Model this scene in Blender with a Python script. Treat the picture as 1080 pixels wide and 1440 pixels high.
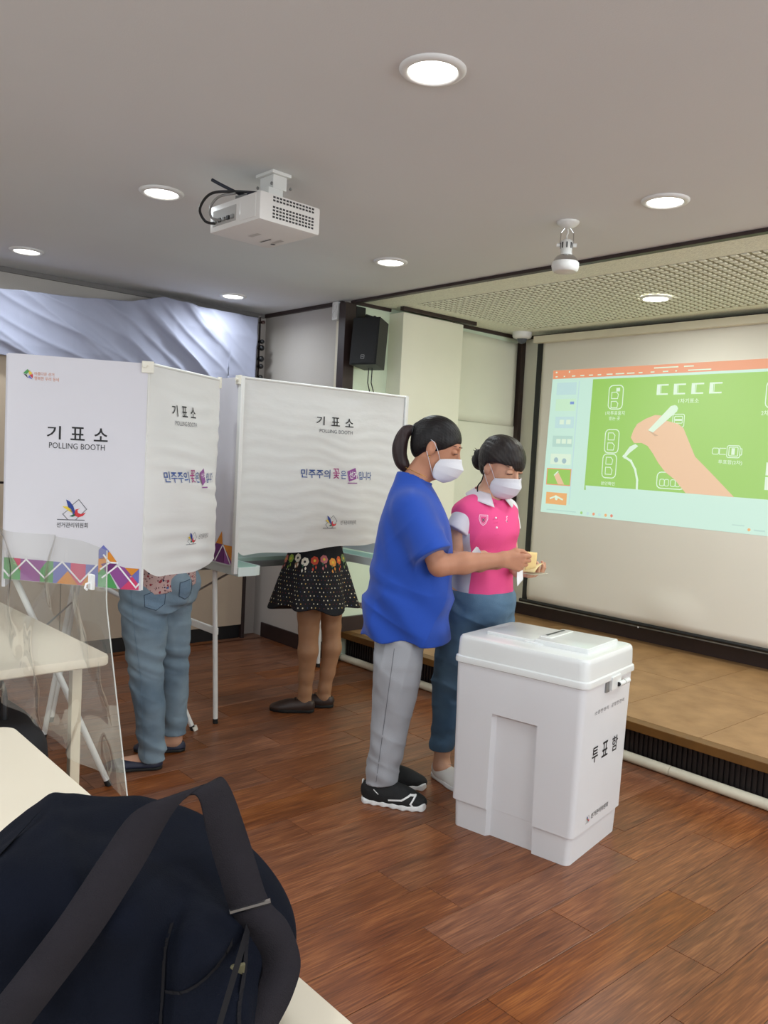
import bpy, bmesh, math, random
import numpy as np
from mathutils import Vector, Matrix

# ------------------------------------------------------------------ scene reset
for o in list(bpy.data.objects):
    bpy.data.objects.remove(o, do_unlink=True)
scene = bpy.context.scene
COL = scene.collection

# ------------------------------------------------------------------ camera
def make_camera():
    yaw, pitch, roll = map(math.radians, (48.46, 3.72, 2.96))
    cy, sy, cp, sp, cr, sr = (math.cos(yaw), math.sin(yaw), math.cos(pitch),
                              math.sin(pitch), math.cos(roll), math.sin(roll))
    r0 = Vector((cy, sy, 0)); f0 = Vector((-sy, cy, 0)); z = Vector((0, 0, 1))
    fw = f0 * cp - z * sp
    up = z * cp + f0 * sp
    r = r0 * cr + up * sr
    u = -r0 * sr + up * cr
    cam = bpy.data.cameras.new('camera')
    cam.sensor_fit = 'VERTICAL'
    cam.sensor_height = 24.0
    cam.lens = 1147.0 / 1440.0 * 24.0
    cam.clip_start = 0.02
    o = bpy.data.objects.new('camera', cam)
    COL.objects.link(o)
    m = Matrix((r, u, -fw)).transposed().to_4x4()
    m.translation = Vector((0, 0, 1.40))
    o.matrix_world = m
    scene.camera = o
make_camera()

# ------------------------------------------------------------------ world, exposure, lamps
world = bpy.data.worlds.new('world'); scene.world = world
world.use_nodes = True
world.node_tree.nodes['Background'].inputs[0].default_value = (0.9, 0.93, 1.0, 1)
world.node_tree.nodes['Background'].inputs[1].default_value = 0.05
scene.view_settings.view_transform = 'Standard'
scene.view_settings.look = 'None'
scene.view_settings.exposure = 0.0
scene.view_settings.gamma = 1.0
scene.view_settings.use_curve_mapping = False

CEIL = 2.44
LAMP_POWER = 5.2
def lamp(x, y, z, power, color=(0.87, 0.95, 1.0), size=0.13, spread=165):
    l = bpy.data.lights.new('downlight_glow', 'AREA')
    l.shape = 'DISK'; l.size = size; l.energy = power; l.color = color; l.spread = math.radians(spread)
    o = bpy.data.objects.new('downlight_glow', l)
    o.location = (x, y, z)
    COL.objects.link(o)
    return o
# the ceiling grid of downlights: the ones in view, then the same grid going on behind the camera
SEEN_LAMPS = [(-1.634, 1.54), (-3.198, 1.53), (-4.762, 1.50), (-4.88, 2.87), (-3.30, 2.88), (-1.718, 2.875), (-2.64, 4.39)]
for x, y in SEEN_LAMPS:
    lamp(x, y, CEIL - 0.017, LAMP_POWER * (1.0 if y < 4 else 4.4), (0.87, 0.95, 1.0) if y < 4 else (0.95, 0.99, 0.90), spread=165 if y < 4 else 180)
for x, y in [(-0.07, 1.54), (1.5, 1.54), (-0.15, 2.87), (1.4, 2.87), (-3.2, 0.18), (-4.75, 0.18), (-1.63, 0.18), (-0.07, 0.18),
             (1.5, 0.18), (-3.2, -1.2), (-1.63, -1.2), (-0.07, -1.2), (1.5, -1.2)]:
    lamp(x, y, CEIL - 0.017, LAMP_POWER)
lamp(-0.9, 4.39, CEIL - 0.026, LAMP_POWER * 4.4, (0.95, 0.99, 0.90), spread=180)

# fill light added for the upright surfaces, from two unseen walls (right and behind)
def fill_light(loc, rot, w, h, power, color=(0.90, 0.96, 1.0)):
    l = bpy.data.lights.new('added_fill_light', 'AREA'); l.shape = 'RECTANGLE'; l.size = w; l.size_y = h; l.energy = power; l.color = color
    o = bpy.data.objects.new('added_fill_light', l); o.location = loc; o.rotation_euler = rot; COL.objects.link(o)
fill_light((2.56, 2.65, 1.55), (0, math.radians(90), 0), 1.3, 4.6, 82.0)
fill_light((-0.6, -2.36, 1.55), (math.radians(90), 0, 0), 3.6, 1.3, 46.0)

# ------------------------------------------------------------------ colour and material helpers
def lin(c):
    out = []
    for v in c[:3]:
        v = v / 255.0
        out.append(v / 12.92 if v <= 0.04045 else ((v + 0.055) / 1.055) ** 2.4)
    return tuple(out) + (1.0,)

def nd(nt, t, **kw):
    n = nt.nodes.new(t)
    for k, v in kw.items():
        if k in n.inputs: n.inputs[k].default_value = v
        else: setattr(n, k, v)
    return n

MATS = {}
def mat(name, rgb, rough=0.5, metal=0.0, var=0.0, vscale=6.0, bump=0.0, bscale=60.0, spec=0.5, coat=0.0, stretch=None, rgb2=None, sheen=0.0, fold=0.0, fscale=9.0, fst=(1, 1, 1)):
    """plain procedural material: base colour with soft noise variation and noise bump"""
    if name in MATS: return MATS[name]
    m = bpy.data.materials.new(name); m.use_nodes = True
    nt = m.node_tree; b = nt.nodes['Principled BSDF']
    b.inputs['Roughness'].default_value = rough
    b.inputs['Metallic'].default_value = metal
    b.inputs['Specular IOR Level'].default_value = spec
    b.inputs['Coat Weight'].default_value = coat
    b.inputs['Sheen Weight'].default_value = sheen
    c = lin(rgb)
    tc = nd(nt, 'ShaderNodeTexCoord')
    mp = nd(nt, 'ShaderNodeMapping')
    nt.links.new(tc.outputs['Object'], mp.inputs[0])
    if stretch: mp.inputs['Scale'].default_value = stretch
    if var > 0 or rgb2:
        n = nd(nt, 'ShaderNodeTexNoise'); n.inputs['Scale'].default_value = vscale; n.inputs['Detail'].default_value = 5
        nt.links.new(mp.outputs[0], n.inputs['Vector'])
        r = nd(nt, 'ShaderNodeValToRGB')
        r.color_ramp.elements[0].position = 0.3; r.color_ramp.elements[1].position = 0.7
        c2 = lin(rgb2) if rgb2 else tuple(min(1, x * (1 + var)) for x in c[:3]) + (1,)
        c1 = c if rgb2 else tuple(x * (1 - var) for x in c[:3]) + (1,)
        r.color_ramp.elements[0].color = c1; r.color_ramp.elements[1].color = c2
        nt.links.new(n.outputs['Fac'], r.inputs[0]); nt.links.new(r.outputs[0], b.inputs['Base Color'])
    else:
        b.inputs['Base Color'].default_value = c
    if bump > 0:
        n2 = nd(nt, 'ShaderNodeTexNoise'); n2.inputs['Scale'].default_value = bscale; n2.inputs['Detail'].default_value = 4
        nt.links.new(mp.outputs[0], n2.inputs['Vector'])
        bp = nd(nt, 'ShaderNodeBump'); bp.inputs['Strength'].default_value = bump; bp.inputs['Distance'].default_value = 0.01
        nt.links.new(n2.outputs['Fac'], bp.inputs['Height']); nt.links.new(bp.outputs[0], b.inputs['Normal'])
        if fold > 0:                                                    # cloth creases: ridged noise relief
            mp3 = nd(nt, 'ShaderNodeMapping'); mp3.inputs['Scale'].default_value = fst
            nt.links.new(tc.outputs['Object'], mp3.inputs[0])
            n3 = nd(nt, 'ShaderNodeTexNoise'); n3.noise_type = 'RIDGED_MULTIFRACTAL'; n3.normalize = True
            n3.inputs['Scale'].default_value = fscale; n3.inputs['Detail'].default_value = 1.6; n3.inputs['Distortion'].default_value = 0.5
            nt.links.new(mp3.outputs[0], n3.inputs['Vector'])
            bp3 = nd(nt, 'ShaderNodeBump'); bp3.inputs['Strength'].default_value = fold; bp3.inputs['Distance'].default_value = 0.03; bp3.invert = True
            nt.links.new(n3.outputs['Fac'], bp3.inputs['Height']); nt.links.new(bp3.outputs[0], bp.inputs['Normal'])
    MATS[name] = m
    return m

def glow(name, rgb, strength=1.0, base=None):
    if name in MATS: return MATS[name]
    m = bpy.data.materials.new(name); m.use_nodes = True
    b = m.node_tree.nodes['Principled BSDF']
    b.inputs['Base Color'].default_value = base or (0.02, 0.02, 0.02, 1)
    b.inputs['Roughness'].default_value = 0.9
    b.inputs['Specular IOR Level'].default_value = 0.0
    b.inputs['Emission Color'].default_value = lin(rgb); b.inputs['Emission Strength'].default_value = strength
    MATS[name] = m
    return m

# ------------------------------------------------------------------ object helpers
def link(o, parent=None):
    COL.objects.link(o)
    if parent is not None: o.parent = parent
    return o

def tag(o, label=None, cat=None, group=None, kind=None):
    if label: o['label'] = label
    if cat: o['category'] = cat
    if group: o['group'] = group
    if kind: o['kind'] = kind
    return o

def empty(name, loc=(0, 0, 0), rz=0.0, label=None, cat=None, group=None):
    o = bpy.data.objects.new(name, None); o.empty_display_size = 0.1
    o.location = loc; o.rotation_euler = (0, 0, rz)
    COL.objects.link(o)
    return tag(o, label, cat, group)

def mesh_obj(name, verts, faces, m=None, parent=None, smooth=False, fm=None):
    me = bpy.data.meshes.new(name)
    me.from_pydata([tuple(map(float, v)) for v in verts], [], [tuple(map(int, f)) for f in faces])
    ms = m if isinstance(m, (list, tuple)) else [m]
    for k in ms:
        if k: me.materials.append(k)
    if fm is not None: me.polygons.foreach_set('material_index', np.array(fm, dtype=np.int32))
    if smooth: me.polygons.foreach_set('use_smooth', np.ones(len(me.polygons), dtype=bool))
    me.update()
    return link(bpy.data.objects.new(name, me), parent)

def auto_smooth(o, deg=35):
    bm = bmesh.new(); bm.from_mesh(o.data)
    for f in bm.faces: f.smooth = True
    for e in bm.edges:
        if len(e.link_faces) == 2 and e.calc_face_angle(0) > math.radians(deg): e.smooth = False
    bm.to_mesh(o.data); bm.free()
    return o

class MB:
    """collects shapes for ONE mesh"""
    def __init__(s): s.v = []; s.f = []; s.m = []; s.mi = 0
    def add(s, v, f):
        n = len(s.v); s.v += [tuple(p) for p in v]
        for q in f: s.f.append(tuple(i + n for i in q)); s.m.append(s.mi)
        return s
    def box(s, c, d, R=None, bev=0.0):
        hx, hy, hz = d[0] / 2, d[1] / 2, d[2] / 2
        if bev <= 0:
            v = [(x, y, z) for x in (-hx, hx) for y in (-hy, hy) for z in (-hz, hz)]
            f = [(0, 1, 3, 2), (4, 6, 7, 5), (0, 4, 5, 1), (2, 3, 7, 6), (0, 2, 6, 4), (1, 5, 7, 3)]
        else:
            bm = bmesh.new(); bmesh.ops.create_cube(bm, size=1.0)
            for q in bm.verts: q.co = Vector((q.co.x * d[0], q.co.y * d[1], q.co.z * d[2]))
            bmesh.ops.bevel(bm, geom=bm.edges[:], offset=bev, segments=2, affect='EDGES', profile=0.7)
            bm.verts.index_update()
            v = [tuple(q.co) for q in bm.verts]; f = [tuple(q.index for q in fc.verts) for fc in bm.faces]
            bm.free()
        if R is not None: v = [tuple(R @ Vector(p)) for p in v]
        return s.add([(p[0] + c[0], p[1] + c[1], p[2] + c[2]) for p in v], f)
    def span(s, a, b, bev=0.0):
        return s.box([(a[i] + b[i]) / 2 for i in range(3)], [abs(b[i] - a[i]) for i in range(3)], None, bev)
    def tube(s, pts, r, n=10, cap=True, rs=None):
        pts = [Vector(p) for p in pts]; rings = []
        t0 = (pts[1] - pts[0]).normalized()
        up = Vector((0, 0, 1)) if abs(t0.z) < 0.9 else Vector((1, 0, 0))
        a = t0.cross(up).normalized()
        v = []; f = []
        for i, p in enumerate(pts):
            t = (pts[min(i + 1, len(pts) - 1)] - pts[max(i - 1, 0)]).normalized()
            a = (a - t * a.dot(t)).normalized(); b = t.cross(a)
            rr = rs[i] if rs else r
            v += [p + (a * math.cos(2 * math.pi * k / n) + b * math.sin(2 * math.pi * k / n)) * rr for k in range(n)]
        for i in range(len(pts) - 1):
            for k in range(n):
                f.append((i * n + k, i * n + (k + 1) % n, (i + 1) * n + (k + 1) % n, (i + 1) * n + k))
        if cap:
            f.append(tuple(range(n - 1, -1, -1))); f.append(tuple((len(pts) - 1) * n + k for k in range(n)))
        return s.add(v, f)
    def lathe(s, prof, c=(0, 0, 0), R=None, n=32):
        v = []; f = []
        for (r, z) in prof:
            for k in range(n):
                p = Vector((max(r, 1e-5) * math.cos(2 * math.pi * k / n), max(r, 1e-5) * math.sin(2 * math.pi * k / n), z))
                if R is not None: p = R @ p
                v.append((p.x + c[0], p.y + c[1], p.z + c[2]))
        for i in range(len(prof) - 1):
            for k in range(n):
                f.append((i * n + k, i * n + (k + 1) % n, (i + 1) * n + (k + 1) % n, (i + 1) * n + k))
        return s.add(v, f)
    def poly(s, pts): return s.add(pts, [tuple(range(len(pts)))])
    def prism(s, pts2, fn, t):
        """polygon pts2 (x,y) mapped by fn(x,y,h); thickness t"""
        n = len(pts2)
        v = [fn(x, y, 0) for x, y in pts2] + [fn(x, y, t) for x, y in pts2]
        f = [tuple(range(n - 1, -1, -1)), tuple(range(n, 2 * n))] + [(i, (i + 1) % n, n + (i + 1) % n, n + i) for i in range(n)]
        return s.add(v, f)
    def grid(s, fn, nu, nv):
        v = [fn(i / nu, j / nv) for j in range(nv + 1) for i in range(nu + 1)]
        f = [(j * (nu + 1) + i, j * (nu + 1) + i + 1, (j + 1) * (nu + 1) + i + 1, (j + 1) * (nu + 1) + i) for j in range(nv) for i in range(nu)]
        return s.add(v, f)
    def build(s, name, m=None, parent=None, smooth=False, deg=None, recalc=True):
        o = mesh_obj(name, s.v, s.f, m, parent, smooth, s.m if isinstance(m, (list, tuple)) else None)
        if recalc:
            bm = bmesh.new(); bm.from_mesh(o.data); bmesh.ops.recalc_face_normals(bm, faces=bm.faces[:]); bm.to_mesh(o.data); bm.free()
        if deg: auto_smooth(o, deg)
        return o

def solidify(o, t, off=0.0):
    md = o.modifiers.new('thickness', 'SOLIDIFY'); md.thickness = t; md.offset = off
    return o

def rotm(rx=0, ry=0, rz=0):
    from mathutils import Euler
    return Euler((math.radians(rx), math.radians(ry), math.radians(rz))).to_matrix()

# ------------------------------------------------------------------ flat print: lettering through the built-in font
_tc = {}
def text2d(body, bold=0.0, spacing=1.0):
    """triangulated outline of a line of text, cap height about 0.7, origin bottom left -> verts, faces, width"""
    key = (body, bold, spacing)
    if key in _tc: return _tc[key]
    cu = bpy.data.curves.new('lettering', 'FONT'); cu.body = body; cu.size = 1.0
    cu.offset = bold; cu.space_character = spacing; cu.resolution_u = 3
    o = bpy.data.objects.new('lettering', cu); COL.objects.link(o)
    dg = bpy.context.evaluated_depsgraph_get()
    ev = o.evaluated_get(dg); me = ev.to_mesh()
    v = [(p.co.x, p.co.y) for p in me.vertices]; f = [tuple(q.vertices) for q in me.polygons]
    ev.to_mesh_clear()
    bpy.data.objects.remove(o, do_unlink=True); bpy.data.curves.remove(cu)
    xs = [p[0] for p in v] or [0]; ys = [p[1] for p in v] or [0]
    x0, x1, y0, y1 = min(xs), max(xs), min(ys), max(ys)
    v = [((x - x0) / max(x1 - x0, 1e-6), (y - y0) / max(y1 - y0, 1e-6)) for x, y in v]   # normalised to the unit box
    _tc[key] = (v, f, (x1 - x0) / max(y1 - y0, 1e-6))
    return _tc[key]

class Print:
    """flat print on a surface: 2-D shapes mapped by fn(x, y, lift) -> 3-D point, several inks in one part"""
    def __init__(s, fn, lift=0.0012): s.fn = fn; s.lift = lift; s.v = []; s.f = []; s.m = []; s.mats = []; s.k = 0
    def ink(s, m):
        if m not in s.mats: s.mats.append(m)
        return s.mats.index(m)
    def add(s, v2, f, m, up=0):
        n = len(s.v); i = s.ink(m)
        s.v += [s.fn(x, y, s.lift + up * 0.0006) for x, y in v2]
        for q in f: s.f.append(tuple(a + n for a in q)); s.m.append(i)
    def poly(s, pts, m, up=0):
        from mathutils.geometry import tessellate_polygon
        tr = tessellate_polygon([[Vector((x, y, 0)) for x, y in pts]])
        s.add(pts, [tuple(t) for t in tr], m, up)
    def rect(s, x0, y0, x1, y1, m, up=0): s.add([(x0, y0), (x1, y0), (x1, y1), (x0, y1)], [(0, 1, 2, 3)], m, up)
    dense = 0.0
    def line(s, pts, w, m, up=0, closed=False):
        if s.dense:                                                     # follow a curved surface in short steps
            q = list(pts) + ([pts[0]] if closed else []); out = []
            for a, b in zip(q[:-1], q[1:]):
                k = max(1, int(math.hypot(b[0] - a[0], b[1] - a[1]) / s.dense))
                out += [(a[0] + (b[0] - a[0]) * i / k, a[1] + (b[1] - a[1]) * i / k) for i in range(k)]
            pts = out + ([] if closed else [q[-1]])
        n = len(pts); idx = range(n if closed else n - 1)
        for i in idx:
            (x0, y0), (x1, y1) = pts[i], pts[(i + 1) % n]
            L = math.hypot(x1 - x0, y1 - y0) or 1e-6
            tx, ty = (x1 - x0) / L * w / 2, (y1 - y0) / L * w / 2
            a, b = (x0 - tx, y0 - ty), (x1 + tx, y1 + ty)
            s.add([(a[0] - ty, a[1] + tx), (b[0] - ty, b[1] + tx), (b[0] + ty, b[1] - tx), (a[0] + ty, a[1] - tx)], [(0, 1, 2, 3)], m, up)
    def rrect(s, x0, y0, x1, y1, r, w, m, up=0):
        pts = []
        for cx, cy, a0 in ((x1 - r, y1 - r, 0), (x0 + r, y1 - r, 90), (x0 + r, y0 + r, 180), (x1 - r, y0 + r, 270)):
            pts += [(cx + r * math.cos(math.radians(a0 + k * 30)), cy + r * math.sin(math.radians(a0 + k * 30))) for k in range(4)]
        s.line(pts, w, m, up, True)
    def disc(s, x, y, r, m, up=0, n=14, ry=None):
        s.poly([(x + r * math.cos(2 * math.pi * k / n), y + (ry or r) * math.sin(2 * math.pi * k / n)) for k in range(n)], m, up)
    def text(s, body, x0, y0, x1, y1, m, bold=0.0, spacing=1.0, up=0):
        v, f, _ = text2d(body, bold, spacing)
        s.add([(x0 + (x1 - x0) * x, y0 + (y1 - y0) * y) for x, y in v], f, m, up)
    def build(s, name, parent, maxlen=0.0):
        o = mesh_obj(name, s.v, s.f, s.mats, parent, False, s.m)
        return o

# ------------------------------------------------------------------ signed-distance modelling for organic shapes
F4 = np.float32
def V(a): return np.array(a, dtype=F4)[:, None]
def cone(P, a, b, ra, rb):
    a = V(a); b = V(b); ba = b - a
    t = np.clip(((P - a) * ba).sum(0) / float((ba * ba).sum()), 0, 1)
    d = P - a - ba * t
    return np.sqrt((d * d).sum(0)) - (ra + (rb - ra) * t)
def ell(P, c, r, R=None):
    q = P - V(c)
    if R is not None: q = np.asarray(R, dtype=F4) @ q          # rows of R are the axes
    r = V(r); k0 = np.sqrt(((q / r) ** 2).sum(0)); k1 = np.sqrt(((q / (r * r)) ** 2).sum(0)) + 1e-6
    return k0 * (k0 - 1) / k1
def rbox(P, c, h, r, R=None):
    q = P - V(c)
    if R is not None: q = np.asarray(R, dtype=F4) @ q
    q = np.abs(q) - V(h) + r
    return np.sqrt((np.maximum(q, 0) ** 2).sum(0)) + np.minimum(q.max(0), 0) - r
def smin(a, b, k):
    if k <= 0: return np.minimum(a, b)
    h = np.maximum(k - np.abs(a - b), 0) / k
    return np.minimum(a, b) - h * h * k * 0.25
def smax(a, b, k): return -smin(-a, -b, k)
def chain(P, pts, rs, k=0.0):
    d = None
    for i in range(len(pts) - 1):
        c = cone(P, pts[i], pts[i + 1], rs[i], rs[i + 1])
        d = c if d is None else smin(d, c, k)
    return d
def loft(P, tab, yaw=0.0, pw=2.0):
    """tab rows: w, cu, cv, ru, rv ; elliptic sections stacked along w"""
    t = np.array(tab, dtype=np.float64); w = P[2]
    if len(t) > 3:                                                      # smooth the profile between rows
        x = t[:, 0]; m = np.gradient(t, x, axis=0); xs = np.linspace(x[0], x[-1], 60); k = np.clip(np.searchsorted(x, xs) - 1, 0, len(x) - 2)
        hh = (x[k + 1] - x[k])[:, None]; s = ((xs - x[k]))[:, None] / hh
        t = (2 * s ** 3 - 3 * s ** 2 + 1) * t[k] + (s ** 3 - 2 * s ** 2 + s) * hh * m[k] + (-2 * s ** 3 + 3 * s ** 2) * t[k + 1] + (s ** 3 - s ** 2) * hh * m[k + 1]
        t[:, 0] = xs
    t = t.astype(F4)
    cu, cv, ru, rv = (np.interp(w, t[:, 0], t[:, i]).astype(F4) for i in (1, 2, 3, 4))
    x = P[0] - cu; y = P[1] - cv
    c, s_ = math.cos(yaw), math.sin(yaw)
    a = x * c + y * s_; b = -x * s_ + y * c
    k = (np.abs(a / ru) ** pw + np.abs(b / rv) ** pw) ** (1 / pw)
    d = (k - 1) * np.minimum(ru, rv)
    return np.maximum(d, np.maximum(t[0, 0] - w, w - t[-1, 0]))
def wob(P, f, seed=0.0, st=(1, 1, 1)):
    x, y, z = P[0] * f * st[0], P[1] * f * st[1], P[2] * f * st[2]
    a = np.sin(x + 1.7 * np.sin(0.6 * y + seed) + 1.3 * z + seed * 2.1)
    b = np.sin(1.1 * y - 0.7 * z + 1.5 * np.sin(0.7 * x + seed * 1.3) + seed)
    c = np.sin(0.9 * z + 0.8 * x + 1.4 * np.sin(0.5 * z - 0.8 * y + seed * 0.7))
    return (a * b + c) * 0.5

def ridge(x): return (1 - np.abs(np.sin(x))) ** 2
def sdf_mesh(fn, lo, hi, h, project=True):
    lo = np.array(lo, dtype=np.float64); hi = np.array(hi, dtype=np.float64)
    B = 4
    nb = np.ceil((hi - lo) / (h * B)).astype(int)
    n = nb * B + 1
    # coarse pass: block centres
    ax = [lo[i] + (np.arange(nb[i]) + 0.5) * h * B for i in range(3)]
    G = np.stack(np.meshgrid(*ax, indexing='ij')).reshape(3, -1).astype(F4)
    dc = fn(G).reshape(nb)
    act = np.abs(dc) < h * B * 1.5
    D = np.where(dc < 0, -1.0, 1.0).astype(F4)
    D = np.repeat(np.repeat(np.repeat(D, B, 0), B, 1), B, 2)
    D = np.pad(D, ((0, 1), (0, 1), (0, 1)), mode='edge')
    mask = np.zeros(n, dtype=bool)
    bi = np.argwhere(act)
    off = np.stack(np.meshgrid(*[np.arange(B + 1)] * 3, indexing='ij')).reshape(3, -1).T
    idx = (bi[:, None, :] * B + off[None]).reshape(-1, 3)
    mask[idx[:, 0], idx[:, 1], idx[:, 2]] = True
    ii = np.argwhere(mask)
    pts = (lo[:, None] + ii.T * h).astype(F4)
    D[mask] = fn(pts)
    inside = D < 0
    c = inside[:-1, :-1, :-1].astype(np.int8)
    cnt = np.zeros(c.shape, dtype=np.int8)
    for dx in (0, 1):
        for dy in (0, 1):
            for dz in (0, 1):
                cnt += inside[dx:n[0] - 1 + dx, dy:n[1] - 1 + dy, dz:n[2] - 1 + dz]
    cells = np.argwhere((cnt > 0) & (cnt < 8))
    vid = -np.ones(c.shape, dtype=np.int64)
    vid[cells[:, 0], cells[:, 1], cells[:, 2]] = np.arange(len(cells))
    acc = np.zeros((len(cells), 3)); wt = np.zeros(len(cells))
    corners = [(0, 0, 0), (1, 0, 0), (0, 1, 0), (1, 1, 0), (0, 0, 1), (1, 0, 1), (0, 1, 1), (1, 1, 1)]
    vals = {k: D[cells[:, 0] + k[0], cells[:, 1] + k[1], cells[:, 2] + k[2]] for k in corners}
    for a in corners:
        for axis in range(3):
            if a[axis]: continue
            b = list(a); b[axis] = 1; b = tuple(b)
            da, db = vals[a], vals[b]
            x = (da < 0) != (db < 0)
            t = np.where(x, da / np.where(x, da - db, 1), 0)
            p = np.array(a, dtype=float)[None] + np.zeros((len(cells), 3)); p[:, axis] += t
            acc += p * x[:, None]; wt += x
    verts = lo + (cells + acc / np.maximum(wt, 1)[:, None]) * h
    faces = []
    for axis in range(3):
        o1, o2 = [(1, 2), (2, 0), (0, 1)][axis]
        sl0 = [slice(None)] * 3; sl1 = [slice(None)] * 3
        sl0[axis] = slice(0, -1); sl1[axis] = slice(1, None)
        ch = inside[tuple(sl0)] != inside[tuple(sl1)]
        e = np.argwhere(ch)
        e = e[(e[:, o1] > 0) & (e[:, o2] > 0) & (e[:, o1] < n[o1] - 1) & (e[:, o2] < n[o2] - 1)]
        if len(e) == 0: continue
        def vv(d1, d2):
            q = e.copy(); q[:, o1] += d1; q[:, o2] += d2
            return vid[q[:, 0], q[:, 1], q[:, 2]]
        quad = np.stack([vv(-1, -1), vv(0, -1), vv(0, 0), vv(-1, 0)], 1)
        ins = inside[e[:, 0], e[:, 1], e[:, 2]]
        quad[~ins] = quad[~ins][:, ::-1]
        faces.append(quad[(quad >= 0).all(1)])
    faces = np.concatenate(faces) if faces else np.zeros((0, 4), int)
    if project:
        for _ in range(2):
            Pv = verts.T.astype(F4); e_ = h * 0.4
            d = fn(Pv)
            g = np.stack([fn(Pv + V([e_, 0, 0])) - d, fn(Pv + V([0, e_, 0])) - d, fn(Pv + V([0, 0, e_])) - d]) / e_
            gn = (g * g).sum(0)
            st = np.clip(d / np.maximum(gn, 0.25), -h * 0.5, h * 0.5)
            verts = verts - (g * st).T
    return verts, faces

def sdf_obj(name, fn, lo, hi, h, m, parent=None, project=True):
    v, f = sdf_mesh(fn, lo, hi, h, project)
    me = bpy.data.meshes.new(name)
    me.vertices.add(len(v)); me.vertices.foreach_set('co', v.astype(np.float32).ravel())
    me.loops.add(len(f) * 4); me.loops.foreach_set('vertex_index', f.astype(np.int32).ravel())
    me.polygons.add(len(f)); me.polygons.foreach_set('loop_start', np.arange(0, len(f) * 4, 4, dtype=np.int32))
    me.update(calc_edges=True); me.validate()
    me.polygons.foreach_set('use_smooth', np.ones(len(me.polygons), dtype=bool))
    me.materials.append(m)
    return link(bpy.data.objects.new(name, me), parent)

# ================================================================== THE SETTING
random.seed(7)
def wood_floor_mat():
    m = bpy.data.materials.new('walnut_vinyl_plank'); m.use_nodes = True
    nt = m.node_tree; b = nt.nodes['Principled BSDF']
    tc = nd(nt, 'ShaderNodeTexCoord'); oi = nd(nt, 'ShaderNodeObjectInfo')
    mul = nd(nt, 'ShaderNodeMath', operation='MULTIPLY'); mul.inputs[1].default_value = 37.0
    nt.links.new(oi.outputs['Random'], mul.inputs[0])
    cb = nd(nt, 'ShaderNodeCombineXYZ')
    nt.links.new(mul.outputs[0], cb.inputs[0]); nt.links.new(mul.outputs[0], cb.inputs[1])
    add = nd(nt, 'ShaderNodeVectorMath', operation='ADD')
    nt.links.new(tc.outputs['Object'], add.inputs[0]); nt.links.new(cb.outputs[0], add.inputs[1])
    mp = nd(nt, 'ShaderNodeMapping'); mp.inputs['Scale'].default_value = (9.0, 0.9, 1.0)
    nt.links.new(add.outputs[0], mp.inputs[0])
    n1 = nd(nt, 'ShaderNodeTexNoise'); n1.inputs['Scale'].default_value = 2.2; n1.inputs['Detail'].default_value = 8; n1.inputs['Distortion'].default_value = 0.9
    nt.links.new(mp.outputs[0], n1.inputs['Vector'])
    mp2 = nd(nt, 'ShaderNodeMapping'); mp2.inputs['Scale'].default_value = (60.0, 2.5, 1.0)
    nt.links.new(add.outputs[0], mp2.inputs[0])
    n2 = nd(nt, 'ShaderNodeTexNoise'); n2.inputs['Scale'].default_value = 3.0; n2.inputs['Detail'].default_value = 5
    nt.links.new(mp2.outputs[0], n2.inputs['Vector'])
    mx = nd(nt, 'ShaderNodeMath', operation='MULTIPLY_ADD'); mx.inputs[1].default_value = 0.62
    nt.links.new(n2.outputs['Fac'], mx.inputs[0])
    sc = nd(nt, 'ShaderNodeMath', operation='MULTIPLY'); sc.inputs[1].default_value = 0.42
    nt.links.new(n1.outputs['Fac'], sc.inputs[0]); nt.links.new(sc.outputs[0], mx.inputs[2])
    ramp = nd(nt, 'ShaderNodeValToRGB')
    e = ramp.color_ramp.elements
    e[0].position = 0.34; e[0].color = lin((80, 41, 21)); e[1].position = 0.70; e[1].color = lin((156, 97, 55))
    k = e.new(0.52); k.color = lin((119, 67, 35))
    nt.links.new(mx.outputs[0], ramp.inputs[0])
    hs = nd(nt, 'ShaderNodeHueSaturation')
    rm = nd(nt, 'ShaderNodeMapRange'); rm.inputs[3].default_value = 0.90; rm.inputs[4].default_value = 1.10
    nt.links.new(oi.outputs['Random'], rm.inputs[0]); nt.links.new(rm.outputs[0], hs.inputs['Value'])
    rs = nd(nt, 'ShaderNodeMath', operation='MULTIPLY'); rs.inputs[1].default_value = 7.31
    fr = nd(nt, 'ShaderNodeMath', operation='FRACT'); nt.links.new(oi.outputs['Random'], rs.inputs[0]); nt.links.new(rs.outputs[0], fr.inputs[0])
    rm2 = nd(nt, 'ShaderNodeMapRange'); rm2.inputs[3].default_value = 0.84; rm2.inputs[4].default_value = 1.06
    nt.links.new(fr.outputs[0], rm2.inputs[0]); nt.links.new(rm2.outputs[0], hs.inputs['Saturation'])
    nt.links.new(ramp.outputs[0], hs.inputs['Color']); nt.links.new(hs.outputs[0], b.inputs['Base Color'])
    b.inputs['Roughness'].default_value = 0.33; b.inputs['Specular IOR Level'].default_value = 0.33
    bp = nd(nt, 'ShaderNodeBump'); bp.inputs['Strength'].default_value = 0.12; bp.inputs['Distance'].default_value = 0.004
    nt.links.new(n2.outputs['Fac'], bp.inputs['Height']); nt.links.new(bp.outputs[0], b.inputs['Normal'])
    return m
M_floor = wood_floor_mat()
M_sub = mat('floor_joint', (70, 42, 28), 0.8, var=0.1)
M_wall = mat('beige_wallpaper', (194, 188, 182), 0.85, var=0.02, vscale=3, bump=0.15, bscale=220)
M_ceil = mat('white_ceiling_board', (220, 221, 221), 0.9, var=0.012, vscale=2, bump=0.06, bscale=200)
M_dark = mat('dark_brown_trim', (52, 38, 36), 0.45, var=0.12, vscale=8)
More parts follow.
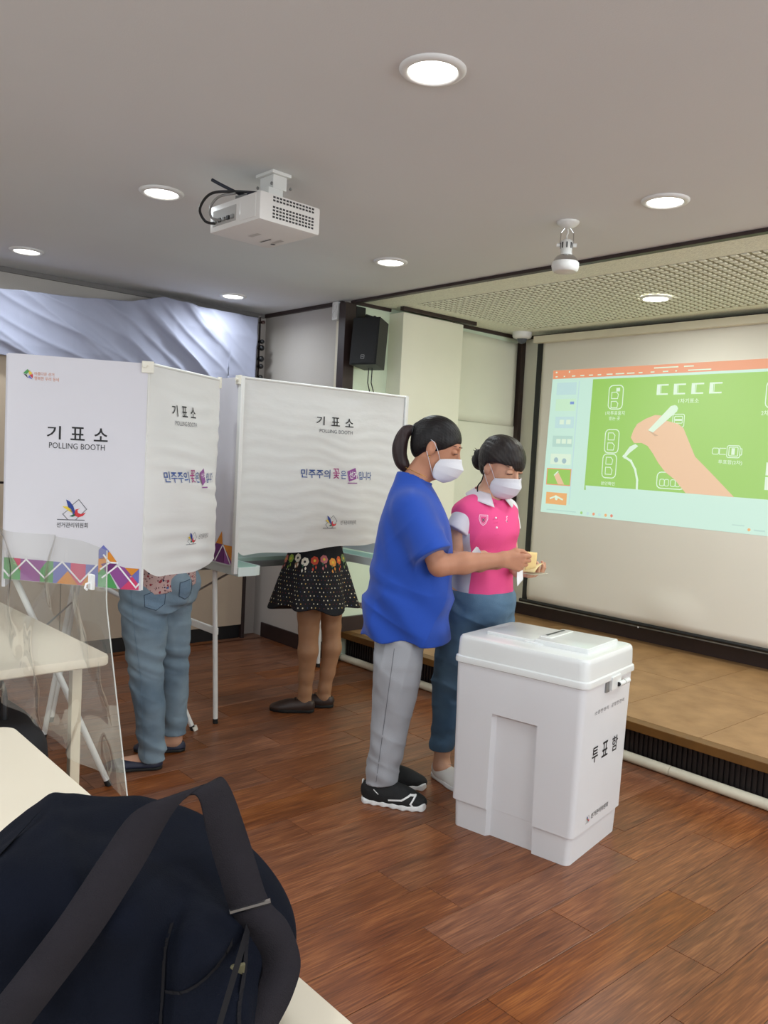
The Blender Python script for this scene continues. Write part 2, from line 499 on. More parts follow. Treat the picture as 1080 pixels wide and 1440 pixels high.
M_green = mat('pale_green_paint', (222, 236, 212), 0.8, var=0.02, vscale=3, bump=0.08, bscale=120)
M_cream = mat('cream_paper', (242, 240, 222), 0.75, var=0.02, vscale=3, bump=0.08, bscale=120)
M_stagewall = mat('stage_wall_paper', (234, 234, 216), 0.8, var=0.02, vscale=3, bump=0.1, bscale=160)
M_stageback = mat('stage_back_paper', (228, 226, 212), 0.8, var=0.02, vscale=3, bump=0.1, bscale=160)
M_white = mat('white_plastic', (232, 232, 230), 0.35, var=0.015)
M_whitem = mat('white_painted_metal', (224, 224, 220), 0.35, var=0.02)
M_black = mat('black_plastic', (20, 21, 24), 0.45, var=0.1)
M_chrome = mat('chrome', (200, 200, 200), 0.12, metal=1.0)

XL, YB, XS, YS = -5.33, 3.43, -4.32, 5.22          # left wall, back wall, stage side wall, stage back wall
XR, YF = 2.6, -2.4                                  # right wall and the wall behind the photographer
STG = 0.205

fl = MB().span((XL - .1, YF - .1, -0.10), (XR + .1, YS + .1, -0.0015)).build('floor', M_sub)
tag(fl, 'reddish brown wood plank floor of the hall', kind='structure')
PW, PL = 0.168, 0.92
pm = None
col0 = -1.151
def plank_mesh(length):
    b = MB(); g = 0.0009; c = 0.0012
    x0, x1, y0, y1 = g, PW - g, g, length - g
    b.add([(x0, y0, -0.0015), (x1, y0, -0.0015), (x1, y1, -0.0015), (x0, y1, -0.0015),
           (x0, y0, -0.0006), (x1, y0, -0.0006), (x1, y1, -0.0006), (x0, y1, -0.0006),
           (x0 + c, y0 + c, 0), (x1 - c, y0 + c, 0), (x1 - c, y1 - c, 0), (x0 + c, y1 - c, 0)],
          [(0, 1, 5, 4), (1, 2, 6, 5), (2, 3, 7, 6), (3, 0, 4, 7), (4, 5, 9, 8), (5, 6, 10, 9), (6, 7, 11, 10), (7, 4, 8, 11), (8, 9, 10, 11)])
    me = bpy.data.meshes.new('plank'); me.from_pydata([tuple(p) for p in b.v], [], b.f); me.materials.append(M_floor); me.update()
    return me
_pm = {}
k0 = int(math.floor((XL - col0) / PW)); k1 = int(math.ceil((0.62 - col0) / PW))
for k in range(k0, k1):
    x = col0 + k * PW
    ph = {0: 2.23, -1: 2.535, 1: 1.95}.get(k, None)
    if ph is None: ph = random.random() * PL
    y = ph - math.ceil((ph + 0.25) / PL) * PL
    while y < 3.54:
        y0 = max(y, -0.6); y1 = min(y + PL, 3.54)
        L = round(y1 - y0, 3)
        if L > 0.03:
            if L not in _pm: _pm[L] = plank_mesh(L)
            o = bpy.data.objects.new('plank', _pm[L]); o.location = (max(x, XL), y0, 0); link(o, fl)
        y += PL
# the same floor goes on behind the camera as one sheet
rest = MB().span((0.62, YF, -0.0015), (XR, 3.54, 0)).span((XL, YF, -0.0015), (0.62, -0.62, 0)).build('plank_sheet', M_floor, fl)

def wall(name, a, b, m, label):
    return tag(MB().span(a, b).build(name, m), label, kind='structure')
wall('wall_left', (XL - .1, YF, 0), (XL, YB + .1, CEIL), M_wall, 'beige wall behind the cabinets and the white sheet')
wall('wall_back', (XL, YB, 0), (XS, YB + .04, CEIL), M_wall, 'beige papered wall beside the dark corner post')
wall('wall_stage_side', (XS - .1, YB + .04, 0), (XS, YS, CEIL), M_green, 'pale green side wall of the stage')
wall('wall_stage_back', (XS - .1, YS, 0), (XR, YS + .1, CEIL), M_stageback, 'grey beige wall behind the projection screen')
wall('wall_right', (XR, YF, 0), (XR + .1, YS, CEIL), M_wall, 'beige wall out of view to the right')
wall('wall_front', (XL, YF - .1, 0), (XR, YF, CEIL), M_wall, 'beige wall behind the photographer')
tag(MB().span((XS, 3.785, STG), (-4.175, 4.38, CEIL - 0.035), 0.006).build('wall_pillar', M_cream, deg=30), 'cream boxed pillar on the stage side wall', kind='structure')
tag(MB().span((XS, 4.38, STG), (XS + 0.012, 5.20, 1.72)).build('wall_stage_lower', M_stagewall), 'cream lower wall covering beside the stage corner', kind='structure')
def overlay(u, v):
    y = 4.39 + u * 0.765; z = 1.725 - 0.012 * u + v * (CEIL - 0.05 - 1.725)
    return (XS + 0.022 + 0.004 * math.sin(u * 5 + 1) - 0.006 * v, y, z)
ov = MB().grid(overlay, 16, 10).build('wall_stage_upper', M_stagewall, smooth=True); solidify(ov, 0.004)
tag(ov, 'cream paper covering hanging loose over the upper stage side wall', kind='structure')

# unseen windows added to go with that fill light: frames and glowing panes
M_fill_pane = glow('added_fill_pane', (226, 236, 246), 1.2)
def added_window(name, a, b, axis, label):
    w = empty(name, ((a[0] + b[0]) / 2, (a[1] + b[1]) / 2, a[2]), 0, label); w['kind'] = 'structure'
    o = MB().span(a, b).build('pane', M_fill_pane); o.parent = w; o.matrix_parent_inverse = Matrix.Translation(-w.location)
    n = 4
    for k in range(n + 1):
        q = [a[i] + (b[i] - a[i]) * k / n for i in range(3)]
        if axis == 'y': s = MB().span((a[0] - .02, q[1] - .03, a[2] - .03), (b[0], q[1] + .03, b[2] + .03))
        else: s = MB().span((q[0] - .03, a[1], a[2] - .03), (q[0] + .03, b[1] + .02, b[2] + .03))
        o = s.build('mullion', M_white); o.parent = w; o.matrix_parent_inverse = Matrix.Translation(-w.location)
added_window('added_window_1', (XR - .012, .35, .90), (XR, 4.95, 2.2), 'y', 'unseen glazing added in the right wall for fill light')
added_window('added_window_2', (-2.4, YF, .90), (1.2, YF + .012, 2.2), 'x', 'unseen glazing added behind the camera for fill light')

# ceilings
tag(MB().span((XL - .1, YF - .1, CEIL), (XR + .1, 3.46, CEIL + .1)).build('ceiling', M_ceil), 'plain white ceiling over the hall', kind='structure')
M_sceil = mat('cream_textured_ceiling', (238, 239, 222), 0.9, var=0.10, vscale=90, bump=0.5, bscale=120)
stc = tag(MB().span((XS - .1, 3.46, CEIL), (XR + .1, YS + .1, CEIL + .1)).build('ceiling_stage', M_sceil), 'cream ceiling with a raised grid over the stage', kind='structure')
g = MB(); px, py = 0.052, 0.050
M_pad = mat('cream_grid_pad', (236, 237, 220), 0.85, var=0.04, vscale=30)
nx = int((0.6 + 4.03) / px); ny = int((4.93 - 3.77) / py)
for j in range(ny):
    for i in range(nx):
        x0 = -4.03 + i * px; y0 = 3.77 + j * py
        a = 0.017; h = 0.006; c = 0.004
        x1, y1 = x0 + px - a, y0 + py - a
        g.add([(x0, y0, CEIL), (x1, y0, CEIL), (x1, y1, CEIL), (x0, y1, CEIL), (x0 + c, y0 + c, CEIL - h), (x1 - c, y0 + c, CEIL - h), (x1 - c, y1 - c, CEIL - h), (x0 + c, y1 - c, CEIL - h)],
              [(4, 7, 6, 5), (0, 4, 5, 1), (1, 5, 6, 2), (2, 6, 7, 3), (3, 7, 4, 0)])
MB().span((-4.03, 3.77, CEIL - .0012), (.6, 4.93, CEIL)).build('grid_gap_shade', mat('painted_gap_shade', (150, 147, 120), .9), stc)  # dark sheet: the shade between the pads put into its colour
tag(g.build('grid_relief', M_pad, stc, recalc=False), kind='stuff')

# dark trims and baseboards
def trim(name, a, b, label, m=M_dark): return tag(MB().span(a, b, 0.002).build(name, m), label, kind='structure')
trim('trim_1', (XS - 0.10, 3.435, CEIL - 0.018), (XR, 3.475, CEIL - 0.0005), 'dark strip along the edge of the stage ceiling')
trim('trim_2', (-4.375, 3.385, 0), (-4.305, 3.475, CEIL - 0.018), 'dark brown corner post beside the loudspeaker')
trim('trim_3', (XL, 3.405, CEIL - 0.025), (-4.375, 3.43, CEIL), 'dark strip above the beige back wall')
trim('trim_4', (XS, 3.475, CEIL - 0.022), (XS + 0.018, 3.785, CEIL), 'dark strip above the pale green wall')
trim('trim_5', (-4.19, 3.765, CEIL - 0.026), (-4.155, 4.50, CEIL), 'dark strip around the top of the cream pillar')
trim('trim_6', (XS, 4.38, CEIL - 0.026), (XS + 0.02, 5.20, CEIL), 'dark strip above the cream wall beside the stage corner')
trim('trim_7', (XS, YS - 0.02, CEIL - 0.026), (XR, YS, CEIL), 'dark strip above the projection screen wall')
trim('trim_8', (XS, 5.175, STG), (XS + 0.05, YS, CEIL - 0.02), 'dark upright strip in the stage corner under the camera')
trim('trim_9', (XL, YF, CEIL - 0.03), (XL + 0.02, 3.405, CEIL), 'grey strip along the ceiling above the white sheet', mat('grey_trim', (120, 116, 114), 0.5))
trim('baseboard_back', (-5.21, YB - 0.014, 0), (-4.375, YB, 0.108), 'dark brown baseboard along the beige back wall')
trim('baseboard_stage', (XS + 0.05, YS - 0.016, STG), (XR, YS, STG + 0.090), 'dark baseboard on the stage below the screen')
trim('baseboard_side', (XS + 0.0, 3.475, STG), (XS + 0.024, 5.175, STG + 0.10), 'dark baseboard along the stage side wall')

# the stage
M_tile = mat('tan_stage_tile', (166, 128, 86), 0.55, var=0.0, vscale=7, rgb2=(140, 104, 66), bump=0.1, bscale=50)
M_nose = mat('brown_edge_strip', (112, 76, 30), 0.5, var=0.12, vscale=12)
M_rib = mat('black_brown_ribbing', (30, 22, 21), 0.55, var=0.15)
stage = empty('stage', (XS, 3.54, 0), 0, 'low stage with tan tiles and a ribbed dark front')
stage['kind'] = 'structure'
def child(o, root):
    o.parent = root; o.matrix_parent_inverse = root.matrix_world.inverted() if False else Matrix.Translation(-root.location)
    return o
child(MB().span((XS, 3.54, 0), (XR, YS, STG - 0.004)).build('platform', M_rib), stage)
nose = MB().span((XS + 0.0, 3.475, STG - 0.042), (XR, 3.54, STG), 0.004).build('nosing', M_nose); child(nose, stage)
tm = {}
xs = [-4.32] + [-1.745 + (i - 5) * 0.49 for i in range(0, 14)] + [XR]
xs = sorted(x for x in set(xs) if x <= XR)
for i in range(len(xs) - 1):
    for (y0, y1) in ((3.541, 4.42), (4.42, YS)):
        w_, l_ = xs[i + 1] - xs[i], y1 - y0
        key = (round(w_, 3), round(l_, 3))
        if key not in tm:
            o = MB().span((0.0012, 0.0012, -0.004), (w_ - .0012, l_ - .0012, 0), 0.0008).build('tile', M_tile)
            tm[key] = o.data
        else:
            o = bpy.data.objects.new('tile', tm[key]); COL.objects.link(o)
        o.location = (xs[i], y0, STG); child(o, stage)
rib = MB()
x = XS + 0.01
while x < 0.6:
    rib.span((x, 3.530, 0.004), (x + 0.014, 3.541, STG - 0.042)); x += 0.025
child(tag(rib.build('front_rib', M_rib), kind='stuff'), stage)
M_pipe = mat('ivory_pipe', (226, 219, 196), 0.4, var=0.04, vscale=15)
pipe = MB().tube([(-4.30, 3.497, 0.0245), (-1.85, 3.497, 0.0245)], 0.024, 16).build('pipe', M_pipe, deg=40)
rt = empty('floor_pipe', (-4.3, 3.497, 0), 0, 'ivory round pipe lying along the foot of the stage', 'pipe')
child(pipe, rt)
child(MB().tube([(-1.848, 3.497, 0.0245), (1.6, 3.497, 0.0245)], 0.024, 16).build('pipe', M_pipe, deg=40), rt)

# cabinets along the left wall
M_cab = mat('greige_laminate', (196, 178, 156), 0.5, var=0.03, vscale=4)
cabx = -5.22
seams = [3.25, 2.80, 2.35, 1.90, 1.45, 1.00, 0.55, 0.10]
names = ['beige wall cabinet at the far end beside the back wall', 'beige wall cabinet behind the jeans wearer, second from the far end',
         'beige wall cabinet behind the left booth, third from the far end', 'beige wall cabinet behind the wide booth panel, fourth from the far end',
         'beige wall cabinet at the left picture edge, fifth from the far end', 'beige wall cabinet left of the picture edge, sixth from the far end',
         'beige wall cabinet nearest the photographer, seventh from the far end']
for i in range(7):
    y1, y0 = seams[i], seams[i + 1]
    c = empty('wall_cabinet', (cabx, y0, 0), 0, names[i], 'cabinet', 'built in cabinets along the left wall')
    child(MB().span((XL, y0, 0.10), (cabx - 0.018, y1, 1.93)).build('body', M_dark), c)
    child(MB().span((XL, y0, 0), (cabx - 0.03, y1, 0.10)).build('plinth', M_black), c)
    child(MB().span((cabx - 0.018, y0 + 0.003, 0.105), (cabx, y1 - 0.003, 1.13), 0.002).build('door', M_cab), c)
    child(MB().span((cabx - 0.018, y0 + 0.003, 1.145), (cabx, y1 - 0.003, 1.925), 0.002).build('door', M_cab), c)
trim('trim_10', (XL, 3.25, 0), (-5.215, 3.275, 1.95), 'dark upright strip at the end of the cabinets')

# downlights
M_lamp = glow('lamp_diffuser', (255, 252, 245), 9.0)
M_ring = mat('downlight_ring', (228, 228, 226), 0.4)
lab = ['large round downlight nearest the camera at the top of the picture', 'round downlight left of the projector', 'round downlight at the left picture edge',
       'round downlight above the right end of the white sheet', 'round downlight in the middle, nearest the dark corner post',
       'round downlight at the right, beside the hanging spotlight', 'round downlight set in the gridded stage ceiling']
for (x, y), L in zip(SEEN_LAMPS, lab):
    zc = CEIL - (0.009 if y > 4 else 0)
    c = empty('ceiling_light', (x, y, zc), 0, L, 'light', 'recessed ceiling lights')
    MB().lathe([(0.066, -0.006), (0.070, -0.011), (0.084, -0.009), (0.090, -0.003), (0.090, 0.0)], n=40).build('trim_ring', M_ring, c, smooth=True)
    MB().lathe([(0.0, -0.010), (0.045, -0.009), (0.067, -0.005)], n=40).build('diffuser', M_lamp, c, smooth=True)

# ================================================================== PROJECTION SCREEN
M_scr = mat('matte_screen_fabric', (232, 227, 217), 0.85, var=0.012, vscale=2)
M_case = mat('ivory_screen_case', (224, 216, 196), 0.45, var=0.02)
SY = 5.10
screen = empty('projection_screen', (-3.95, SY, STG), 0, 'pulled down projection screen showing a green slide of a hand drawing', 'screen')
def scr(u, v):
    x = -4.005 + u * 5.2; z = 0.352 + v * (2.36 - 0.352)
    low = max(0.0, 1 - v / 0.13)
    y = SY - 0.030 * low ** 1.3 * (1 - low) * 3.0 * max(0.0, math.sin(u * 30 + 0.8)) ** 1.5 - 0.006 * low * (1 - low) * math.sin(u * 13)
    return (x, y, z)
child(solidify(MB().grid(scr, 160, 40).build('screen_fabric', M_scr, None, True), 0.002, 1.0), screen)
child(MB().span((-4.052, SY - 0.004, 0.352), (-4.003, SY - 0.0005, 2.36)).build("border", M_black), screen)
child(MB().tube([(-4.075, SY, 0.342), (1.2, SY, 0.342)], 0.014, 12).build('bottom_bar', M_black, deg=40), screen)
child(MB().tube([(-3.02, SY, 0.342), (-3.02, SY, 0.315)], 0.005, 8).build('pull_tab', M_white), screen)
child(MB().span((-4.06, 5.045, 2.352), (1.25, 5.16, 2.405), 0.008).build('case', M_case, deg=30), screen)
for x0 in (-3.5, 0.4): child(MB().span((x0, 5.16, 2.37), (x0 + .06, YS, 2.40)).build('wall_bracket', M_case), screen)
# the projected picture: light thrown on the fabric
PI = Print(lambda x, z, l: (x, SY - 0.0012 - l, z), 0.0)
EB = 0.80
G = lambda n, c, s=1.0: glow('projected_' + n, c, EB * s, (.24, .235, .22, 1))
cy_, gr, orr, skin_, wht = G('cyan', (198, 238, 222)), G('green', (138, 202, 58)), G('orange', (236, 140, 92)), G('peach', (236, 190, 150)), G('white', (222, 246, 222))
pale, blue_, gold, gline = G('pale', (188, 226, 226)), G('blue', (96, 140, 214)), G('amber', (240, 170, 90)), G('shade', (176, 218, 206))
PI.poly([(-3.89, 2.138), (-1.985, 2.138), (-1.96, 1.045), (-3.925, 1.055)], cy_)
PI.poly([(-3.89, 2.138), (-1.985, 2.138), (-1.985, 2.077), (-3.889, 2.074)], orr, 1)
PI.poly([(-3.527, 2.059), (-2.04, 2.058), (-2.03, 1.268), (-3.54, 1.249)], gr, 1)
PI.poly([(-3.53, 1.282), (-2.03, 1.270), (-2.03, 1.20), (-3.52, 1.215)], cy_, 2)
PI.poly([(-3.65, 2.05), (-3.640, 2.05), (-3.66, 1.13), (-3.67, 1.13)], pale, 1)
for i, w_ in enumerate((.02, .012, .03, .035, .035, .03, .05, .07, .06, .03, .03, .04, .012, .16)):      # menu words
    x0 = -3.865 + i * 0.075 if i < 7 else -3.34 + (i - 7) * 0.092
    PI.rect(x0, 2.086, x0 + w_, 2.094, wht, 2)
PI.rect(-3.865, 2.117, -3.850, 2.129, wht, 2); PI.rect(-3.745, 2.115, -3.735, 2.129, wht, 2)
PI.rect(-3.04, 2.113, -2.86, 2.121, wht, 2); PI.rect(-2.82, 2.113, -2.75, 2.121, wht, 2)
hand = [(-3.181, 1.638), (-3.165, 1.69), (-3.139, 1.734), (-3.076, 1.77), (-3.006, 1.796), (-2.958, 1.792), (-2.916, 1.756), (-2.83, 1.735), (-2.79, 1.707),
        (-2.74, 1.61), (-2.693, 1.52), (-2.56, 1.405), (-2.411, 1.272), (-2.74, 1.276), (-2.79, 1.325), (-2.823, 1.36), (-2.90, 1.41), (-2.956, 1.469), (-3.0, 1.53), (-3.045, 1.582), (-3.095, 1.603), (-3.153, 1.601)]
# white line icons on the slide
def pages(x0, z1, w, h, n):
    for k in range(n):
        zt = z1 - k * h
        PI.line([(x0, zt), (x0 + w * .7, zt), (x0 + w, zt - h * .25), (x0 + w * .9, zt - h * .7), (x0, zt - h * .7)], 0.0055, wht, 2, True)
PI.rrect(-3.384, 1.84, -3.268, 2.008, 0.03, 0.0065, wht, 2); pages(-3.36, 1.96, 0.055, 0.065, 2); PI.rect(-3.325, 1.965, -3.295, 1.99, wht, 2)
PI.rrect(-3.390, 1.527, -3.277, 1.694, 0.03, 0.0065, wht, 2); pages(-3.365, 1.67, 0.055, 0.072, 2)
PI.rrect(-3.397, 1.347, -3.284, 1.518, 0.03, 0.0065, wht, 2); pages(-3.37, 1.495, 0.055, 0.072, 2)
for x0 in (-3.007, -2.882, -2.755, -2.631):
    PI.rect(x0, 1.932, x0 + 0.026, 2.004, wht, 2); PI.rect(x0, 1.994, x0 + 0.086, 2.004, wht, 2); PI.rect(x0, 1.932, x0 + 0.084, 1.942, wht, 2); PI.rect(x0 + .03, 1.94, x0 + .034, 1.996, wht, 2)
PI.text('1차기표소', -2.841, 1.873, -2.697, 1.904, wht, 0.01, up=2)
PI.text('1차투표용지', -3.402, 1.796, -3.245, 1.826, wht, 0.01, up=2)
PI.text('받는 곳', -3.369, 1.760, -3.28, 1.788, wht, 0.01, up=2)
PI.text('본인확인', -3.40, 1.294, -3.285, 1.320, wht, 0.01, up=2)
PI.rrect(-2.873, 1.715, -2.790, 1.800, 0.012, 0.005, wht, 2); PI.rrect(-2.86, 1.74, -2.803, 1.786, 0.006, 0.0045, wht, 2); PI.rect(-2.857, 1.755, -2.806, 1.768, wht, 2)
PI.rrect(-2.481, 1.522, -2.397, 1.598, 0.012, 0.005, wht, 2); PI.rect(-2.452, 1.540, -2.430, 1.582, wht, 2); PI.rrect(-2.468, 1.533, -2.41, 1.588, 0.006, 0.005, wht, 2); PI.rrect(-2.397, 1.54, -2.385, 1.58, 0.005, 0.005, wht, 2)
PI.rrect(-2.578, 1.541, -2.535, 1.58, 0.01, 0.0045, wht, 2); PI.line([(-2.49, 1.58), (-2.53, 1.58), (-2.53, 1.541), (-2.49, 1.541)], 0.0045, wht, 2)
PI.text('투표함(2차)', -2.534, 1.475, -2.377, 1.506, wht, 0.01, up=2)
PI.rrect(-2.957, 1.298, -2.755, 1.408, 0.03, 0.0065, wht, 2)
for x0 in (-2.935, -2.855): PI.rrect(x0, 1.315, x0 + 0.034, 1.36, 0.01, 0.0045, wht, 2); PI.rrect(x0 + 0.036, 1.315, x0 + 0.066, 1.36, 0.01, 0.0045, wht, 2)
PI.text('2차투표용지', -2.283, 1.788, -2.12, 1.820, wht, 0.01, up=2); PI.rrect(-2.262, 1.835, -2.15, 2.0, 0.03, 0.0065, wht, 2)
for z0 in (1.42, 1.33): PI.rect(-2.226, z0, -2.20, z0 + 0.08, wht, 2); PI.rect(-2.226, z0 + 0.068, -2.14, z0 + 0.08, wht, 2)
PI.line([(-3.229, 1.506), (-3.168, 1.475), (-3.13, 1.418), (-3.108, 1.345), (-3.106, 1.286)], 0.016, wht, 2)
PI.poly(hand, skin_, 3)
PI.poly([(-3.051, 1.691), (-2.893, 1.855), (-2.863, 1.862), (-2.839, 1.84), (-2.845, 1.819), (-3.012, 1.676)], wht, 4)
PI.disc(-2.863, 1.838, 0.022, wht, 4)
PI.poly([(-3.234, 1.506), (-3.184, 1.576), (-3.141, 1.594), (-3.118, 1.58), (-3.181, 1.531), (-3.223, 1.488)], wht, 4)
PI.poly([(-3.051, 1.691), (-3.012, 1.676), (-2.97, 1.655), (-2.995, 1.65)], G('peach_shade', (206, 160, 120)), 4)
# slide thumbnails and task bar
PI.rect(-3.89, 1.268, -3.664, 1.396, orr, 1); PI.rect(-3.882, 1.275, -3.671, 1.389, gr, 2)
PI.poly([(-3.82, 1.345), (-3.78, 1.365), (-3.72, 1.277), (-3.78, 1.277)], skin_, 3); PI.line([(-3.815, 1.345), (-3.785, 1.372)], 0.01, wht, 4)
PI.rect(-3.882, 1.122, -3.690, 1.212, gold, 1); PI.line([(-3.84, 1.165), (-3.79, 1.185), (-3.73, 1.163)], 0.012, wht, 2); PI.disc(-3.785, 1.168, 0.014, wht, 2)
for (x0, z0, x1, z1), c in zip([(-3.847, 1.952, -3.667, 2.044), (-3.847, 1.831, -3.667, 1.921), (-3.842, 1.701, -3.67, 1.788), (-3.854, 1.56, -3.673, 1.644), (-3.863, 1.426, -3.676, 1.507)],
                               [pale, G('mint', (200, 240, 206)), pale, gline, wht]):
    PI.rect(x0, z0, x1, z1, c, 1)
PI.rect(-3.715, 1.88, -3.68, 1.90, blue_, 2)
for x0, z0 in ((-3.80, 1.73), (-3.74, 1.73), (-3.82, 1.585), (-3.77, 1.585), (-3.72, 1.585)): PI.rect(x0, z0, x0 + 0.04, z0 + 0.035, wht, 2)
for x0, z0 in ((-3.81, 1.46), (-3.735, 1.455)): PI.disc(x0, z0, 0.02, G('slate', (150, 186, 196)), 2)
for x, c in zip((-3.55, -3.495, -3.444, -3.394, -3.342, -3.293), (G('lime', (150, 210, 110)), pale, orr, pale, gold, G('red', (226, 110, 80)))):
    PI.disc(x, 1.077, 0.011, c, 2)
PI.rect(-3.87, 1.075, -3.60, 1.082, gline, 2); PI.rect(-2.41, 1.093, -2.33, 1.1, gline, 2); PI.disc(-2.30, 1.075, 0.010, gold, 2); PI.rect(-2.27, 1.07, -2.20, 1.08, gline, 2)
child(PI.build('projected_picture', None), screen)

# ================================================================== PRINT SHARED BY THE BOOTHS
I_black = mat('ink_black', (28, 27, 30), 0.6); I_grey = mat('ink_grey', (92, 92, 98), 0.6); I_navy = mat('ink_blue', (52, 80, 142), 0.6)
I_mag = mat('ink_magenta', (160, 52, 120), 0.6); I_white = mat('ink_white', (240, 238, 240), 0.6); I_orange = mat('ink_orange', (214, 134, 36), 0.6)
I_violet = mat('ink_violet', (140, 70, 142), 0.6); I_plum = mat('ink_plum', (104, 36, 104), 0.6); I_pink = mat('ink_rose', (206, 58, 104), 0.6); I_peri = mat('ink_periwinkle', (104, 108, 178), 0.6)
I_green = mat('ink_green', (72, 150, 82), 0.6); I_blue = mat('ink_royal', (38, 62, 140), 0.6); I_yellow = mat('ink_yellow', (226, 196, 60), 0.6); I_red = mat('ink_red', (200, 50, 58), 0.6)
I_dgreen = mat('ink_bottle', (30, 92, 62), 0.6); I_salmon = mat('ink_salmon', (206, 150, 128), 0.6)
def emblem(pr, x, y, s):
    """bird over a ballot outline, about 1 x 0.75 in size s, origin bottom left"""
    q = lambda pts: [(x + a * s, y + b * s) for a, b in pts]
    pr.line(q([(.33, .02), (.17, .20), (.33, .34)]), .022 * s, I_grey); pr.line(q([(.50, .55), (.70, .74), (.97, .40), (.62, .02)]), .022 * s, I_grey)
    pr.line(q([(0, 0), (.9, 0)]), .03 * s, I_grey)
    pr.poly(q([(.27, .73), (.40, .66), (.52, .50), (.60, .25), (.52, .20), (.45, .30), (.35, .45)]), I_blue, 1)
    pr.poly(q([(.15, .48), (.32, .48), (.45, .38), (.52, .24), (.40, .30), (.28, .38)]), I_yellow, 1)
    pr.poly(q([(.40, .13), (.50, .11), (.62, .16), (.60, .24), (.52, .20)]), I_dgreen, 1)
    pr.poly(q([(.58, .15), (.70, .10), (.85, .15), (.95, .28), (.78, .22), (.68, .26), (.66, .36), (.75, .42), (.60, .38), (.56, .25)]), I_red, 1)

# translucent booth curtain
def curtain_mat():
    m = bpy.data.materials.new('white_nonwoven_curtain'); m.use_nodes = True
    nt = m.node_tree; nt.nodes.clear()
    out = nd(nt, 'ShaderNodeOutputMaterial'); d = nd(nt, 'ShaderNodeBsdfDiffuse'); t = nd(nt, 'ShaderNodeBsdfTranslucent'); tr = nd(nt, 'ShaderNodeBsdfTransparent')
    d.inputs[0].default_value = lin((244, 244, 240)); t.inputs[0].default_value = lin((244, 242, 236))
    m1 = nd(nt, 'ShaderNodeMixShader'); m1.inputs[0].default_value = 0.30
    m2 = nd(nt, 'ShaderNodeMixShader'); m2.inputs[0].default_value = 0.05
    tc = nd(nt, 'ShaderNodeTexCoord'); n = nd(nt, 'ShaderNodeTexNoise'); n.inputs['Scale'].default_value = 14; n.inputs['Detail'].default_value = 3
    mp = nd(nt, 'ShaderNodeMapping'); mp.inputs['Scale'].default_value = (1, 1, 3.0)
    nt.links.new(tc.outputs['Object'], mp.inputs[0]); nt.links.new(mp.outputs[0], n.inputs[0])
    b = nd(nt, 'ShaderNodeBump'); b.inputs['Strength'].default_value = 0.10; b.inputs['Distance'].default_value = 0.01
    nt.links.new(n.outputs['Fac'], b.inputs['Height']); nt.links.new(b.outputs[0], d.inputs['Normal']); nt.links.new(b.outputs[0], t.inputs['Normal'])
    nt.links.new(d.outputs[0], m1.inputs[1]); nt.links.new(t.outputs[0], m1.inputs[2])
    nt.links.new(m1.outputs[0], m2.inputs[1]); nt.links.new(tr.outputs[0], m2.inputs[2]); nt.links.new(m2.outputs[0], out.inputs[0])
    return m
M_curt = curtain_mat()
M_board = mat('white_panel_board', (212, 210, 216), 0.5, var=0.01)
M_mint = mat('mint_worktop', (186, 218, 204), 0.35, var=0.02)
M_ledge = mat('pale_ledge_plastic', (214, 226, 222), 0.4, var=0.02)
M_cap = mat('ivory_clip', (232, 228, 214), 0.4)
M_rubber = mat('black_rubber', (18, 18, 18), 0.7)

def curtain_print(fn, x0, x1, z, parent):
    """title, slogan and emblem on a curtain, each print a piece of its own"""
    X = lambda f: x0 + (x1 - x0) * f
    def done(pr, name):
        o = pr.build(name, parent); o.matrix_parent_inverse = Matrix.Identity(4)
    for t, a, b in (('기', .19, .30), ('표', .39, .505), ('소', .58, .70)): pr = Print(fn, 0.004); pr.text(t, X(a), z(1.555), X(b), z(1.600), I_black, 0.012); done(pr, 'title_letter')
    pr = Print(fn, 0.004); pr.text('POLLING BOOTH', X(.235), z(1.518), X(.69), z(1.536), I_grey); done(pr, 'subtitle_lettering')
    pr = Print(fn, 0.004)
    pr.text('민주주의', X(0), z(1.285), X(.385), z(1.330), I_navy, 0.012)
    pr.text('꽃', X(.42), z(1.285), X(.51), z(1.338), I_mag, 0.012)
    pr.text('은', X(.525), z(1.285), X(.60), z(1.328), I_navy, 0.012)
    pr.poly([(X(.615), z(1.325)), (X(.735), z(1.345)), (X(.775), z(1.290)), (X(.64), z(1.272))], I_violet)
    pr.rect(X(.625), z(1.262), X(.765), z(1.267), I_violet)
    pr.text('선거', X(.645), z(1.288), X(.755), z(1.326), I_white, 0.012, up=2)
    pr.text('입니다', X(.79), z(1.283), X(1.0), z(1.326), I_navy, 0.012); done(pr, 'slogan_lettering')
    pr = Print(fn, 0.004); emblem(pr, X(.30), z(1.030), (x1 - x0) * 0.19); done(pr, 'emblem_print')
    pr = Print(fn, 0.004); pr.text('선거관리위원회', X(.53), z(1.048), X(.75), z(1.070), I_grey); done(pr, 'agency_lettering')

